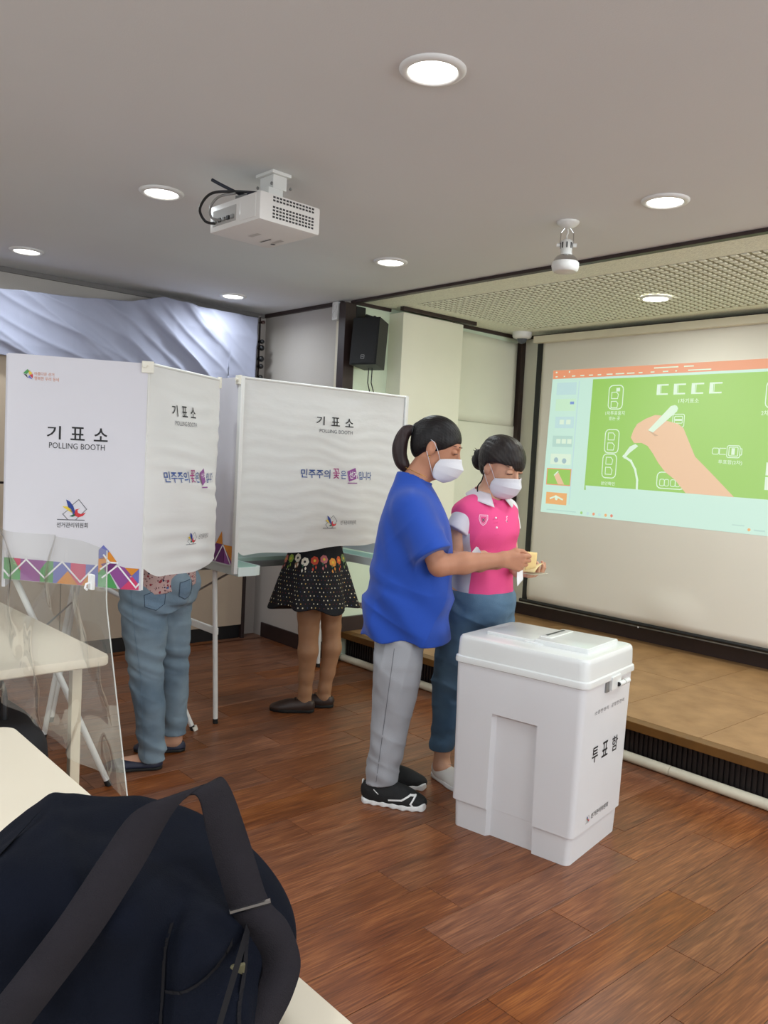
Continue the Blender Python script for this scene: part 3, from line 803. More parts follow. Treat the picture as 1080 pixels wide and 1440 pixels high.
# ---------------------------------------------------------------- booth in front of the corner
b2 = empty('polling_booth', (-3.85, 2.65, 0), 0, 'white polling booth with a wide translucent curtain, nearer the screen', 'polling booth', 'polling booths')
def c2fn(y, z, lift):
    f = max(0.0, (1.745 - z)) / 0.8
    rip = 0.0012 * math.sin(z * 88 + 1.9 * math.sin(y * 7 + z * 5) + 1.2 * math.sin(y * 17)) * math.sin(z * 23 + y * 6) * min(1, f * 3)
    bulge = 0.045 * min(1, f * 1.2) * math.exp(-((y - 2.62) / 0.28) ** 2)
    fold = 0.007 * f * math.sin((y - 2.05) * 17 + z * 2)
    return (-3.36 + rip + bulge + fold + lift, y, z)
def c2grid(u, v):
    bot = 0.897 + 0.055 * u + 0.006 * math.sin(u * 14) + (0.03 * (1 - u / .04) ** 2 if u < .04 else 0)
    z = bot + (1.742 - bot) * v
    y = 2.050 + u * 1.035 - (1 - v) * 0.02 * u
    return c2fn(y, z, 0)
cu = MB().grid(c2grid, 90, 130).build('curtain', M_curt, None, True, recalc=False); child(cu, b2)
curtain_print(c2fn, 2.39, 2.857, lambda z: z, cu)
child(MB().tube([(-3.36, 2.03, 1.748), (-3.36, 3.10, 1.748)], 0.007, 10).build('curtain_rod', M_whitem, deg=40), b2)
# side panels
def panel2(y, name):
    p = MB().span((-4.28, y - 0.006, 0.85), (-3.378, y + 0.006, 1.75), 0.002).build('side_panel', M_board); child(p, b2)
    child(MB().span((-3.378, y - 0.010, 0.815), (-3.350, y + 0.010, 1.755), 0.003).build('edge_post', M_whitem, deg=30), b2)
    return p
p2 = panel2(2.044, 'near'); panel2(3.10, 'far')
child(MB().span((-4.30, 2.038, 0.85), (-4.282, 3.106, 1.75)).build('back_panel', M_board), b2)
pr = Print(lambda x, z, l: (x, 2.038 - l, z), 0.001)
X0 = -3.38
pr.poly([(X0, .855), (X0, .945), (X0 - .075, .945), (X0 - .075, .855)], I_violet)
pr.poly([(X0, .945), (X0 - .085, .945), (X0, .87)], I_orange, 1)
pr.poly([(X0 - .10, 1.01), (X0 - .155, .945), (X0 - .09, .945)], I_orange)
pr.poly([(X0 - .155, .945), (X0 - .235, .855), (X0 - .07, .855), (X0 - .075, .945)], I_plum)
pr.poly([(X0 - .235, .945), (X0 - .30, .945), (X0 - .30, .855), (X0 - .235, .855)], I_peri)
pr.line([(X0 - .01, .858), (X0 - .085, .945), (X0 - .155, .86)], 0.008, I_white, 2)
child(pr.build('colour_band', None), b2)
child(MB().span((-3.392, 2.026, 1.715), (-3.352, 2.039, 1.758), 0.003).tube([(-3.372, 2.028, 1.738), (-3.372, 2.014, 1.738)], 0.008, 10).build('corner_clip', M_cap), b2)
# worktop, side ledges
child(MB().span((-4.30, 2.03, 0.790), (-3.80, 3.36, 0.825), 0.006).build('worktop', M_mint), b2)
child(MB().span((-4.31, 2.02, 0.770), (-3.792, 3.37, 0.805), 0.006).build('worktop_edge', mat('grey_worktop_edge', (146, 152, 150), 0.4)), b2)
def ledge(y0, y1, s):
    """side ledge with an upstand and a rounded front corner"""
    pts = [(-4.0, y0), (-3.345, y0)]
    r = 0.05
    far = y1
    pts += [(-3.345 + 0.0, far - r)] + [(-3.345 - r + r * math.cos(math.radians(a)), far - r + r * math.sin(math.radians(a))) for a in (0, 30, 60, 90)] + [(-3.80, far), (-4.0, far)]
    m = MB().prism(pts, lambda x, y, h: (x, y if s > 0 else 2 * y0 - y, 0.803 + h), 0.042).build('side_ledge', M_ledge, deg=30); child(m, b2)
    inn = [(x * 1.0 - 0.012 * (1 if x > -3.5 else 0), y + (0.014 if y < y0 + .01 else -0.012)) for x, y in pts]
    m2 = MB().prism(inn, lambda x, y, h: (x, y if s > 0 else 2 * y0 - y, 0.8445 + h), 0.0015).build('ledge_inlay', mat('mint_inlay', (150, 196, 176), 0.35)); child(m2, b2)
ledge(2.055, 2.20, 1); ledge(3.09, 3.235, -1)
def leg(parent, a, b, r=0.0125):
    a = Vector(a); b = Vector(b); t = (b - a).normalized()
    l = MB().tube([a, b - t * 0.022], r, 12).build('leg', M_whitem, deg=40); child(l, parent)
    f = MB().tube([b - t * 0.026, b], r * 1.08, 12).build('foot', M_rubber, deg=40); f.parent = l
    return l
leg(b2, (-3.600, 2.075, 0.80), (-3.617, 2.122, 0.0)); leg(b2, (-3.72, 3.25, 0.80), (-3.70, 3.289, 0.0))
leg(b2, (-4.20, 2.09, 0.78), (-4.24, 2.12, 0.0)); leg(b2, (-4.22, 3.22, 0.78), (-4.25, 3.251, 0.0))
child(MB().span((-4.22, 2.095, 0.465), (-3.605, 2.112, 0.50), 0.003).build('cross_bar', M_whitem), b2)
child(MB().span((-4.23, 3.25, 0.465), (-3.71, 3.266, 0.50), 0.003).build('cross_bar', M_whitem), b2)
child(MB().tube([(-4.21, 2.10, 0.62), (-3.95, 2.09, 0.49)], 0.007, 8).build('brace', M_whitem), b2)
M_grey = mat('grey_metal', (140, 140, 138), 0.4, metal=0.4)
child(MB().tube([(-3.62, 2.20, 0.79), (-4.10, 2.16, 0.56)], 0.006, 8).build('brace', M_grey), b2)
child(MB().tube([(-3.52, 2.16, 0.80), (-3.80, 2.36, 0.785)], 0.009, 8).build('brace', M_grey), b2)

# ---------------------------------------------------------------- booth with the wide printed panel
F1 = Vector((-3.021, 1.413)); R1 = Vector((-3.243, 0.968)); D1 = (F1 - R1).normalized(); N1 = Vector((D1.y, -D1.x)); W1 = (F1 - R1).length
b1 = empty('polling_booth', (-3.45, 1.35, 0), 0, 'white polling booth with a colour banded side panel, nearer the camera', 'polling booth', 'polling booths')
def pp(s, z, l=0.0):
    p = R1 + D1 * s + N1 * l
    return (p.x, p.y, z)
pan = MB().prism([(-0.004, .872), (W1, .830), (W1, 1.722), (-0.004, 1.722)], lambda s, z, h: pp(s, z, -h), 0.012).build('side_panel', M_board); child(pan, b1)
child(MB().prism([(W1, .832), (W1 + .008, .832), (W1 + .008, 1.73), (W1, 1.73)], lambda s, z, h: pp(s, z, -0.001 - h), 0.012).build('edge_post', M_whitem), b1)
pr = Print(pp, 0.001)
def bandz(s): return (0.955 - 0.078 * s, 0.873 - 0.084 * s)
def bq(s, t):
    a, b = bandz(s); return (s, b + (a - b) * t)
segs = [(-.003, .055, I_green), (.055, .125, I_violet), (.125, .172, I_green), (.172, .235, I_peri), (.235, .29, I_pink), (.29, .336, I_peri)]
for a, b, m in segs: pr.poly([bq(a, 0), bq(b, 0), bq(b, 1), bq(a, 1)], m)
pr.poly([bq(.03, 1), bq(.055, 1), bq(.055, .45)], I_pink, 1); pr.poly([bq(.185, 0), bq(.262, 0), bq(.225, .62)], I_orange, 1)
pr.poly([bq(.275, 0), bq(.327, 0), bq(.327, .2), bq(.30, .55)], I_orange, 1); pr.poly([bq(.125, 1), bq(.150, 1), bq(.125, .55)], I_violet, 1)
pr.poly([(.336, .99), (.353, 1.009), (.375, .985), (.353, .955), (.336, .955)], I_peri, 1)
pr.poly([(.375, .985), (.406, .941), (.378, .945), (.357, .965)], I_orange, 1); pr.poly([(.336, .955), (.357, .965), (.378, .945), (.336, .90)], I_orange, 1)
pr.poly([(.336, .845), (.41, .838), (.375, .905), (.336, .93)], I_green)
pr.poly([(.345, .935), (.378, .943), (.406, .938), (.37, .895)], I_plum, 2); pr.poly([(.375, .908), (.408, .930), (.437, .92), (.465, .87), (.42, .836)], I_violet, 1)
pr.poly([(.408, .930), (.437, .921), (.463, .888), (.44, .89)], I_violet, 2)
pr.poly([(.435, .921), (.489, .918), (.461, .889)], I_orange, 2); pr.poly([(.461, .889), (.489, .918), (.489, .858), (.478, .866)], I_peri, 1)
pr.poly([(.420, .836), (.448, .866), (.463, .888), (.489, .855), (.489, .833)], I_pink, 2)
zz = [(-.003, .907), (.016, .883), (.075, .948), (.142, .877), (.204, .941), (.271, .863), (.33, .93)]
pr.line(zz, .006, I_white, 3); pr.line([(.355, .97), (.377, .941), (.406, .940)], .006, I_white, 3); pr.line([(.345, .915), (.377, .941)], .006, I_white, 3)
pr.line([(.352, .882), (.408, .930), (.478, .843), (.489, .857)], .006, I_white, 3)
child(pr.build('colour_band', None), b1)
pr = Print(pp, 0.001)
for t, a, b in (('기', .137, .187), ('표', .222, .273), ('소', .306, .357)): pr = Print(pp, 0.001); pr.text(t, a, 1.410, b, 1.461, I_black, 0.012); child(pr.build('title_letter', None), b1)
pr = Print(pp, 0.001)
pr.text('POLLING BOOTH', .146, 1.376, .347, 1.398, I_black, 0.0, 1.05); child(pr.build('subtitle_lettering', None), b1); pr = Print(pp, 0.001)
emblem(pr, .183, 1.104, .107); child(pr.build('emblem_print', None), b1); pr = Print(pp, 0.001)
pr.text('선거관리위원회', .180, 1.074, .293, 1.094, I_black, 0.008); child(pr.build('agency_lettering', None), b1); pr = Print(pp, 0.001)
for pts, m in (([(.05, 1.652), (.064, 1.667), (.072, 1.661), (.062, 1.648)], I_green), ([(.064, 1.667), (.082, 1.653), (.072, 1.645)], I_yellow), ([(.05, 1.650), (.062, 1.646), (.066, 1.634)], I_black),
               ([(.072, 1.646), (.083, 1.650), (.083, 1.634)], I_red), ([(.066, 1.636), (.082, 1.630), (.072, 1.645)], I_peri)): pr.poly(pts, m, 1)
child(pr.build('campaign_emblem', None), b1); pr = Print(pp, 0.001)
pr.text('아름다운 선거', .088, 1.646, .158, 1.659, I_salmon, 0.01); pr.text('행복한 우리 동네', .088, 1.628, .175, 1.642, I_salmon, 0.01)
child(pr.build('campaign_lettering', None), b1)
child(MB().box((F1.x, F1.y, 1.708), (0.045, 0.018, 0.045), rotm(0, 0, 63), 0.003).tube([pp(W1 - .012, 1.712, 0.005), pp(W1 - .012, 1.712, 0.02)], 0.008, 10).build('corner_clip', M_cap), b1)
# swung rod and curtain
E1 = Vector((-3.344, 1.915)); DC = (E1 - F1).normalized(); NC = Vector((-DC.y, DC.x)) * -1; WC = (E1 - F1).length
if NC.x < 0: NC = -NC
def c1fn(s, z, lift):
    f = max(0.0, 1.715 - z) / 0.85
    u = s / WC
    rip = 0.0038 * math.sin(z * 92 + 1.4 * math.sin(s * 9 + z * 3)) * (.55 + .45 * math.sin(z * 19 + s * 8)) * min(1, f * 2.5)
    bul = 0.10 * min(1, f * 1.5) * math.sin(math.pi * min(1, max(0, u))) ** 0.8
    curl = -0.03 * max(0, u - .8) / .2 * f
    p = F1 + DC * s + NC * (rip + bul + curl + lift + 0.004)
    return (p.x, p.y, z)
def c1grid(u, v):
    bot = 0.872 + 0.05 * u + 0.006 * math.sin(u * 11)
    if u < .12: bot += 0.05 * (1 - u / .12) ** 2
    z = bot + (1.716 - bot) * v
    swell = 1 + 0.05 * math.sin(math.pi * (1 - v)) * u
    s = -0.0 + (u * (WC - 0.005) * swell)
    return c1fn(s, z, 0)
cu1 = MB().grid(c1grid, 60, 130).build('curtain', M_curt, None, True, recalc=False); child(cu1, b1)
curtain_print(c1fn, 0.075, 0.425, lambda z: z - 0.025, cu1)
child(MB().tube([(F1.x, F1.y, 1.722), (E1.x, E1.y, 1.722)], 0.007, 10).build('curtain_rod', M_whitem, deg=40), b1)
child(MB().tube([(E1.x, E1.y, 1.735), (E1.x, E1.y, 1.685)], 0.010, 10).build('rod_cap', M_cap, deg=40), b1)
# worktop behind the panel, far side panel, legs
def bp(s, n, z):
    p = R1 + D1 * s - N1 * n
    return (p.x, p.y, z)
def slab(s0, s1, n0, n1, z0, z1, name, m):
    b = MB().add([bp(s, n, z) for z in (z0, z1) for s, n in ((s0, n0), (s1, n0), (s1, n1), (s0, n1))],
                 [(0, 3, 2, 1), (4, 5, 6, 7), (0, 1, 5, 4), (1, 2, 6, 5), (2, 3, 7, 6), (3, 0, 4, 7)])
    return child(b.build(name, m), b1)
slab(.0, .24, .02, 1.02, .875, .90, 'worktop', M_mint)
slab(.0, .48, 1.02, 1.032, .84, 1.72, 'side_panel', M_board); slab(-.012, .0, .012, 1.03, .84, 1.72, 'back_panel', M_board)
leg(b1, (-3.348, 1.03, 0.875), (-3.165, 1.37, 0.0)); leg(b1, (-3.70, 1.74, 0.62), (-3.581, 1.978, 0.0))
leg(b1, bp(.20, .70, .875), bp(.06, .70, 0)); leg(b1, bp(.20, .96, .875), bp(.06, .96, 0))
child(MB().tube([(-3.581, 1.978, 0.02), (-3.578, 1.985, 0.0)], 0.017, 6).build('leg_shoe', M_cap), b1)
child(MB().tube([(-3.70, 1.74, 0.62), bp(.10, .90, .80)], 0.012, 10).build('leg_stay', M_whitem), b1)
child(MB().tube([bp(0.08, .25, .60), bp(.18, .6, .67)], 0.004, 8).build('brace', M_grey), b1)

# ================================================================== WHITE SHEET OVER THE LEFT WALL, HOOKS
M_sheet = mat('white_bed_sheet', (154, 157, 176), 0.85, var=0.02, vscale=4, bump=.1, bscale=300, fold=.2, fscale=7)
def sheet(u, v):
    y = 0.9 + u * 2.335
    top = np.interp(y, [0.9, 1.48, 1.95, 2.28, 2.5, 2.75, 3.22], [2.22, 2.275, 2.30, 2.335, 2.40, 2.375, 2.372])
    bot = np.interp(y, [0.9, 1.5, 2.4, 3.23], [1.89, 1.895, 1.80, 1.76])
    z = bot + (top - bot) * v
    # diagonal drag folds from the pinned point, hard creases from ironing
    a = (y - 2.4) * 1.0 + (z - 2.35) * 1.1
    rg = lambda t: (1 - abs(math.sin(t))) ** 2
    fade = math.exp(-((y - 2.62) / .42) ** 2); lf = 1 / (1 + math.exp((y - 2.2) * 9))
    x = fade * (0.040 * rg(a * 8.5 + .4) + 0.018 * rg(a * 17 + 1.1 + .5 * math.sin(z * 9)))
    x += lf * (0.030 * rg((y * .62 + z * 1.0) * 9.5 + .3) + .016 * rg((y * .50 + z * 1.1) * 21 + 1.0 + .6 * math.sin(y * 5)))
    x += 0.006 * rg(y * 9.5 + .3 * z) + .005 * rg(z * 11 + .2 * y) + 0.008 * math.sin(y * 6 + z * 4)
    x += 0.006 * math.sin(y * 40 + z * 8) * (1 - v) * .5
    y2 = y + (0.02 * (1 - v) * -1 if u > .9 else 0)
    return (-5.135 + x, y2, z)
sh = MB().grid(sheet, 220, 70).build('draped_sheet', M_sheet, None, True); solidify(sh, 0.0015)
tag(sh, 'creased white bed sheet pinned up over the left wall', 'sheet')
hk = empty('hook_rail', (-5.18, 3.285, 1.9), 0, 'upright rail of black knobs at the right edge of the sheet', 'hook rail')
child(MB().span((-5.33, 3.280, 1.84), (-5.20, 3.300, 2.40)).build('rail', mat('grey_rail', (150, 146, 142), 0.5)), hk)
for z, s in ((2.35, .7), (2.21, .9), (2.165, 1.15), (2.085, 1.2), (2.03, 1.0), (1.95, 1.0)):
    child(MB().lathe([(0, .03), (.012, .028), (.018 * s, .018), (.018 * s, .006), (.008, 0), (.008, -.03)], (-5.17, 3.290, z), rotm(0, 90, 0), 14).build('knob', mat('brown_knob', (70, 44, 38), 0.5) if z > 2.3 else M_black, None, True), hk)
child(MB().span((-5.20, 3.287, 1.86), (-5.185, 3.293, 2.39)).build('peg_strip', M_dark), hk)

# ================================================================== LOUDSPEAKER, OUTLET, CONDUIT
M_spk = mat('black_speaker_paint', (26, 28, 32), 0.5, var=0.15, bump=0.2, bscale=300)
M_mesh = mat('black_grille', (17, 18, 21), 0.6, bump=0.6, bscale=700)
spk = empty('loudspeaker', (-4.17, 3.50, 2.15), 0, 'black wall loudspeaker hanging on a bracket by the dark post', 'loudspeaker')
Rs = rotm(-6, 0, 22)
def sp(p): q = Rs @ Vector(p); return (q.x, q.y, q.z)
# trapezoid cabinet: front (local -y) wider than the back
body = MB().prism([(-.098, -.085), (.098, -.085), (.075, .085), (-.075, .085)], lambda x, y, h: sp((x, y, h - .155)), 0.31).build('cabinet', M_spk, spk)
MB().prism([(-.090, -.150), (.090, -.150), (.090, .150), (-.090, .150)], lambda x, z, h: sp((x, -.085 - h, z)), 0.008).build('grille', M_mesh, spk)
pr = Print(lambda x, z, l: sp((x, -.0935 - l, z)), 0.0006)
pr.rrect(-.012, -.118, .012, -.094, .003, .003, mat('badge_silver', (170, 170, 170), 0.4)); pr.rect(-.007, -.1075, .007, -.1045, MATS['badge_silver'])
pr.build('badge', spk)
arm = MB().tube([sp((0, .02, .155)), sp((0, .02, .19))], .012, 10).tube([sp((0, .02, .185)), sp((-.02, .10, .195)), (-.10, .03, .20)], .011, 10).build('bracket_arm', M_black, spk)
MB().span((-.155, -.02, .14), (-.138, .06, .26), .004).build('wall_plate', M_black, spk)
for dx in (-.012, .014):
    MB().tube([sp((dx, .03, -.155)), sp((dx, .035, -.25)), (dx * 1.6 - .02, .06, -.35), (dx * 2 - .06, .08, -.6)], .0035, 8).build('speaker_cable', M_black, spk)
out = empty('wall_socket', (-4.425, YB, 2.375), 0, 'white two hole socket box high on the beige wall', 'socket')
MB().span((-.030, -.045, -.060), (.030, 0, .060), .006).build('box', M_white, out, deg=30)
for z in (.026, -.026):
    MB().lathe([(.021, .002), (.020, -.002), (.012, -.004), (0, -.006)], (0, -.0445, z), rotm(90, 0, 0), 20).build('socket', mat('socket_grey', (150, 148, 146), 0.5), out, True)
tag(MB().span((-4.435, YB - .018, 0.12), (-4.408, YB, 2.312), .003).build('cable_duct', M_case), 'cream upright cable duct running below the wall socket', 'cable duct')

# ================================================================== DOME CAMERA
dc = empty('security_camera', (-4.16, 5.03, CEIL - .009), 0, 'white dome security camera in the stage ceiling corner', 'camera')
MB().lathe([(.075, .009), (.075, -.022), (.068, -.035), (.045, -.042), (.040, -.042)], n=32).build('housing', M_white, dc, True)
MB().lathe([(.042, -.040), (.038, -.056), (.026, -.072), (.0, -.082)], n=24).build('dome', mat('smoked_dome', (84, 90, 98), 0.08), dc, True)

# ================================================================== SPOTLIGHT
sl = empty('spotlight', (-2.166, 2.874, CEIL), math.radians(40), 'white spotlight with a bare silvered bulb hanging from the ceiling', 'spotlight')
MB().lathe([(.047, 0), (.047, -.006), (.040, -.014), (.028, -.022), (.012, -.028), (0, -.030)], n=32).build('ceiling_rose', M_whitem, sl, True)
MB().tube([(-.012, 0, -.026), (-.026, 0, -.046), (-.028, 0, -.105)], .0022, 8).tube([(.012, 0, -.026), (.026, 0, -.046), (.028, 0, -.105)], .0022, 8).build('yoke', M_chrome, sl)
for s in (-1, 1):
    MB().tube([(s * .027, 0, -.098), (s * .042, 0, -.098)], .0085, 12).build('thumb_screw', M_whitem, sl, deg=40)
MB().tube([(0, 0, -.028), (.004, .002, -.045), (-.002, 0, -.060), (0, 0, -.075)], .003, 8).build('lead', M_whitem, sl)
hold = MB().lathe([(0, -.072), (.014, -.074), (.024, -.080), (.025, -.135), (.028, -.140)], n=24).build('lamp_holder', M_whitem, sl, True)
for k in range(8):
    a = 2 * math.pi * k / 8
    q = MB().box((.0245 * math.cos(a), .0245 * math.sin(a), -.100), (.003, .005, .024), rotm(0, 0, math.degrees(a))).build('vent_slot', M_black, hold)
MB().lathe([(.026, -.138), (.039, -.145), (.049, -.157), (.0535, -.172)], n=32).build('reflector', M_chrome, sl, True)
MB().lathe([(.0535, -.168), (.057, -.172), (.058, -.186), (.054, -.203), (.046, -.209)], n=32).build('shade_ring', M_whitem, sl, True)
MB().lathe([(.047, -.208), (.030, -.213), (0, -.215)], n=32).build('bulb_face', mat('frosted_bulb', (226, 220, 210), 0.4), sl, True)

# ================================================================== PROJECTOR
M_proj = mat('projector_white', (226, 224, 220), 0.4, var=0.015)
M_vent = mat('vent_dark', (60, 58, 58), 0.6)
pj = empty('projector', (-2.66, 1.69, CEIL), math.radians(2), 'white ceiling projector with side grille and trailing cables', 'projector')
# local: x along the hall (long side), y towards the screen ; bottom at -0.225
zb, zt = -.222, -.122
bx0, bx1, by0, by1 = -.185, .145, -.125, .145
bd = MB().span((bx0, by0, zb), (bx1, by1, zt), .012).build('body', M_proj, pj, deg=30)
# side grille (faces +x): rows of small vents
gv = MB()
for i in range(13):
    for j in range(7):
        if j == 4: continue
        y = by0 + .055 + i * .0145; z = zb + .016 + j * .0115
        gv.span((bx1 - .002, y, z), (bx1 + .0012, y + .0095, z + .0065))
o = gv.build('side_grille', M_vent, bd); o['kind'] = 'stuff'
# connector recess on the back (faces -y)
MB().span((bx0 + .022, by0 - .0015, zb + .020), (-.005, by0 + .004, zb + .078), .002).build('connector_panel', mat('connector_grey', (176, 174, 170), 0.5), bd)
for k, x in enumerate((-.150, -.120, -.092, -.062, -.034)):
    MB().span((x, by0 - .008, zb + .030), (x + .018, by0 - .001, zb + .044), .001).build('port', M_black if k % 2 else M_grey, bd)
MB().span((.020, by0 - .002, zb + .012), (.120, by0 + .002, zb + .092), .002).build('lamp_cover', M_proj, bd)
pr = Print(lambda x, y, l: (x, y, zb - l), .0008)
pr.rect(-.085, -.02, -.02, .0, mat('print_pale', (196, 194, 190), .6)); pr.rect(-.09, .095, -.03, .112, MATS['print_pale']); pr.rect(-.12, .06, -.05, .067, M_vent); pr.disc(-.105, .112, .010, M_vent)
pr.build('underside_print', bd)
MB().lathe([(.030, 0), (.030, .012), (.024, .014), (.020, .006), (0, .004)], (-.09, by1, -.17), rotm(-90, 0, 0), 20).build('lens', M_black, pj, True)
MB().span((-.10, -.055, zt), (.055, .065, zt + .014), .003).build('mount_plate', M_whitem, pj)
MB().span((-.062, -.020, zt + .012), (.042, .045, zt + .060), .004).build('mount_block', M_whitem, pj)
MB().span((-.045, .0, -.062), (.04, .062, -.012), .003).build('ceiling_bracket', M_whitem, pj)
MB().span((-.058, -.012, -.012), (.052, .074, 0), .003).build('ceiling_plate', M_whitem, pj)
for x, y in ((-.045, .078), (.045, .078), (-.045, -.008), (.045, -.008)):
    MB().lathe([(.006, 0), (.006, .004), (0, .005)], (x, y, -.05), rotm(90, 0, 0), 10).build('bolt', M_grey, pj)
cab = [(-.14, by0 - .004, zb + .03), (-.16, by0 - .035, zb + .035), (-.15, by0 - .065, -.15), (-.09, by0 - .06, -.108), (-.02, by0 - .02, -.102), (.02, -.05, -.09)]
def smoothpath(p, n=6):
    p = [Vector(q) for q in p]; out_ = []
    for i in range(len(p) - 1):
        a, b, c, d = p[max(i - 1, 0)], p[i], p[i + 1], p[min(i + 2, len(p) - 1)]
        for k in range(n):
            t = k / n
            out_.append(0.5 * ((2 * b) + (c - a) * t + (2 * a - 5 * b + 4 * c - d) * t * t + (3 * b - a - 3 * c + d) * t ** 3))
    return out_ + [p[-1]]
MB().tube(smoothpath(cab), .005, 10).build('video_cable', M_black, pj, True)
MB().tube(smoothpath([(-.10, by0 - .004, zb + .035), (-.115, by0 - .035, zb + .04), (-.10, by0 - .05, -.15), (-.06, by0 - .04, -.118), (.0, by0 - .01, -.11)]), .0045, 10).build('grey_cable', M_grey, pj, True)
MB().tube(smoothpath([(.01, -.06, -.108), (-.02, -.10, -.10), (-.06, -.15, -.075), (-.09, -.18, -.055)]), .006, 10).build('power_cable', mat('navy_cable', (26, 30, 44), .5), pj, True)
MB().box((.0, -.105, -.118), (.050, .018, .016), rotm(0, 0, 20), .003).build('cable_plug', M_grey, pj)
MB().box((.055, -.100, -.117), (.035, .020, .018), rotm(0, 10, 10), .003).build('cable_plug', MATS['navy_cable'], pj)

# ================================================================== BALLOT BOX
M_box = mat('ballot_box_white', (222, 222, 224), 0.38, var=0.012, vscale=5)
M_lid = mat('ballot_lid_white', (228, 230, 228), 0.20, var=0.012, vscale=5)
BA = math.radians(10.1)
bb = empty('ballot_box', (-1.889, 2.539, 0), BA, 'tall white plastic ballot box with a slotted lid on the floor', 'ballot box')
# local x: long axis (+x towards the right hand printed end), local y: away from camera
def rr(hx, hy, r, z, n=6):
    pts = []
    for cx, cy, a0 in ((hx - r, hy - r, 0), (-hx + r, hy - r, 90), (-hx + r, -hy + r, 180), (hx - r, -hy + r, 270)):
        for k in range(n + 1):
            a = math.radians(a0 + 90 * k / n); pts.append((cx + r * math.cos(a), cy + r * math.sin(a), z))
    return pts
def skinrings(rings, name, m, parent, cap0=True, cap1=True, deg=30):
    v = []; f = []; n = len(rings[0])
    for r in rings: v += r
    for i in range(len(rings) - 1):
        for k in range(n): f.append((i * n + k, i * n + (k + 1) % n, (i + 1) * n + (k + 1) % n, (i + 1) * n + k))
    if cap0: f.append(tuple(range(n - 1, -1, -1)))
    if cap1: f.append(tuple((len(rings) - 1) * n + k for k in range(n)))
    return MB().add(v, f).build(name, m, parent, deg=deg)
# body: tapered walls with a recessed channel in each long side and a step in near the foot
def body_ring(z, hx, hy, r, ch):
    """outline with a channel of depth ch on the two long sides (x from -.100 to .100)"""
    base = rr(hx, hy, r, z, 5)
    out_ = []
    # corners order: (+,+) (-,+) (-,-) (+,-)
    c1, c2, c3, c4 = base[0:6], base[6:12], base[12:18], base[18:24]
    cw = 0.098 - 0.006 * (z / .66)
    def chan(s):
        a = [(cw * s, hy * s, z), ((cw - .010) * s, (hy - ch) * s, z), (-(cw - .010) * s, (hy - ch) * s, z), (-cw * s, hy * s, z)]
        return a
    return c1 + chan(1) + c2 + c3 + chan(-1) + c4
zs = [(0.0, .241, .205, .022, .020), (.104, .246, .207, .022, .020), (.1048, .2545, .2135, .022, .026), (.462, .262, .2145, .024, .022), (.474, .2625, .2148, .024, .0005), (.645, .267, .2165, .026, .0005)]
skinrings([body_ring(*a) for a in zs], 'body', M_box, bb, deg=25)
skinrings([rr(.2705, .2165, .03, .640), rr(.2775, .2225, .034, .643), rr(.2785, .2235, .035, .652), rr(.2765, .2215, .034, .664), rr(.2715, .2165, .032, .668)], 'rim', M_lid, bb)
lid = skinrings([rr(.2715, .2165, .032, .660), rr(.2700, .2140, .034, .724), rr(.2685, .2125, .035, .735), rr(.2640, .2080, .035, .7415), rr(.2560, .2000, .034, .7435)], 'lid', M_lid, bb)
# raised cover plates on the lid
def plate(x0, x1, y0, y1, z0, z1, name, m, r=.006):
    cx, cy = (x0 + x1) / 2, (y0 + y1) / 2
    R_ = lambda e, z: [(x + cx, y + cy, q) for x, y, q in rr((x1 - x0) / 2 - e, (y1 - y0) / 2 - e, r, z, 4)]
    return skinrings([R_(0, z0), R_(0, z1 - .003), R_(.004, z1)], name, m, lid)
plate(-.205, .005, -.110, .150, .743, .755, 'rear_cover', M_lid, .014)
plate(.008, .225, -.115, .150, .743, .762, 'front_cover', M_lid)
plate(-.035, .048, -.120, .155, .743, .750, 'slot_frame', M_lid)
plate(.000, .052, -.060, .135, .750, .7645, 'slot_bezel', M_lid)
MB().span((.012, -.030, .7640), (.022, .115, .7652)).build('slot', M_black, lid)
# latch on the printed end
MB().span((.266, -.045, .600), (.272, -.015, .640)).build('latch_window', M_grey, bb)
MB().span((.268, -.020, .605), (.284, .060, .655), .003).build('latch_plate', M_lid, bb)
MB().tube([(.287, .030, .622), (.287, .075, .622)], .010, 12).tube([(.287, .080, .622), (.287, .120, .622)], .010, 12).build('latch_bolt', M_lid, bb, deg=40)
MB().tube([(.287, .027, .622), (.287, .031, .622)], .008, 12).tube([(.287, .074, .622), (.287, .081, .622)], .007, 12).build('latch_pin', M_black, bb)
def endx(z): return np.interp(z, [a[0] for a in zs], [a[1] for a in zs])
pr = Print(lambda y, z, l: (float(endx(z)) + .0005 + l, y, z), .0006)
bfn = pr.fn
for t, y0 in (('투', -.105), ('표', -.018), ('함', .072)):
    pr = Print(bfn, .0006); pr.text(t, y0, .350, y0 + .052, .408, I_black, .012); pr.build('title_letter', bb)
pr = Print(bfn, .0006); pr.text('소중한권리  공정한관리', -.115, .530, .148, .545, I_grey, 0.0, 1.25); pr.build('slogan_lettering', bb)
pr = Print(bfn, .0006); emblem(pr, -.112, .130, .036); pr.build('emblem_print', bb)
pr = Print(bfn, .0006); pr.text('선거관리위원회', -.066, .136, .084, .156, I_black, .004); pr.build('agency_lettering', bb)

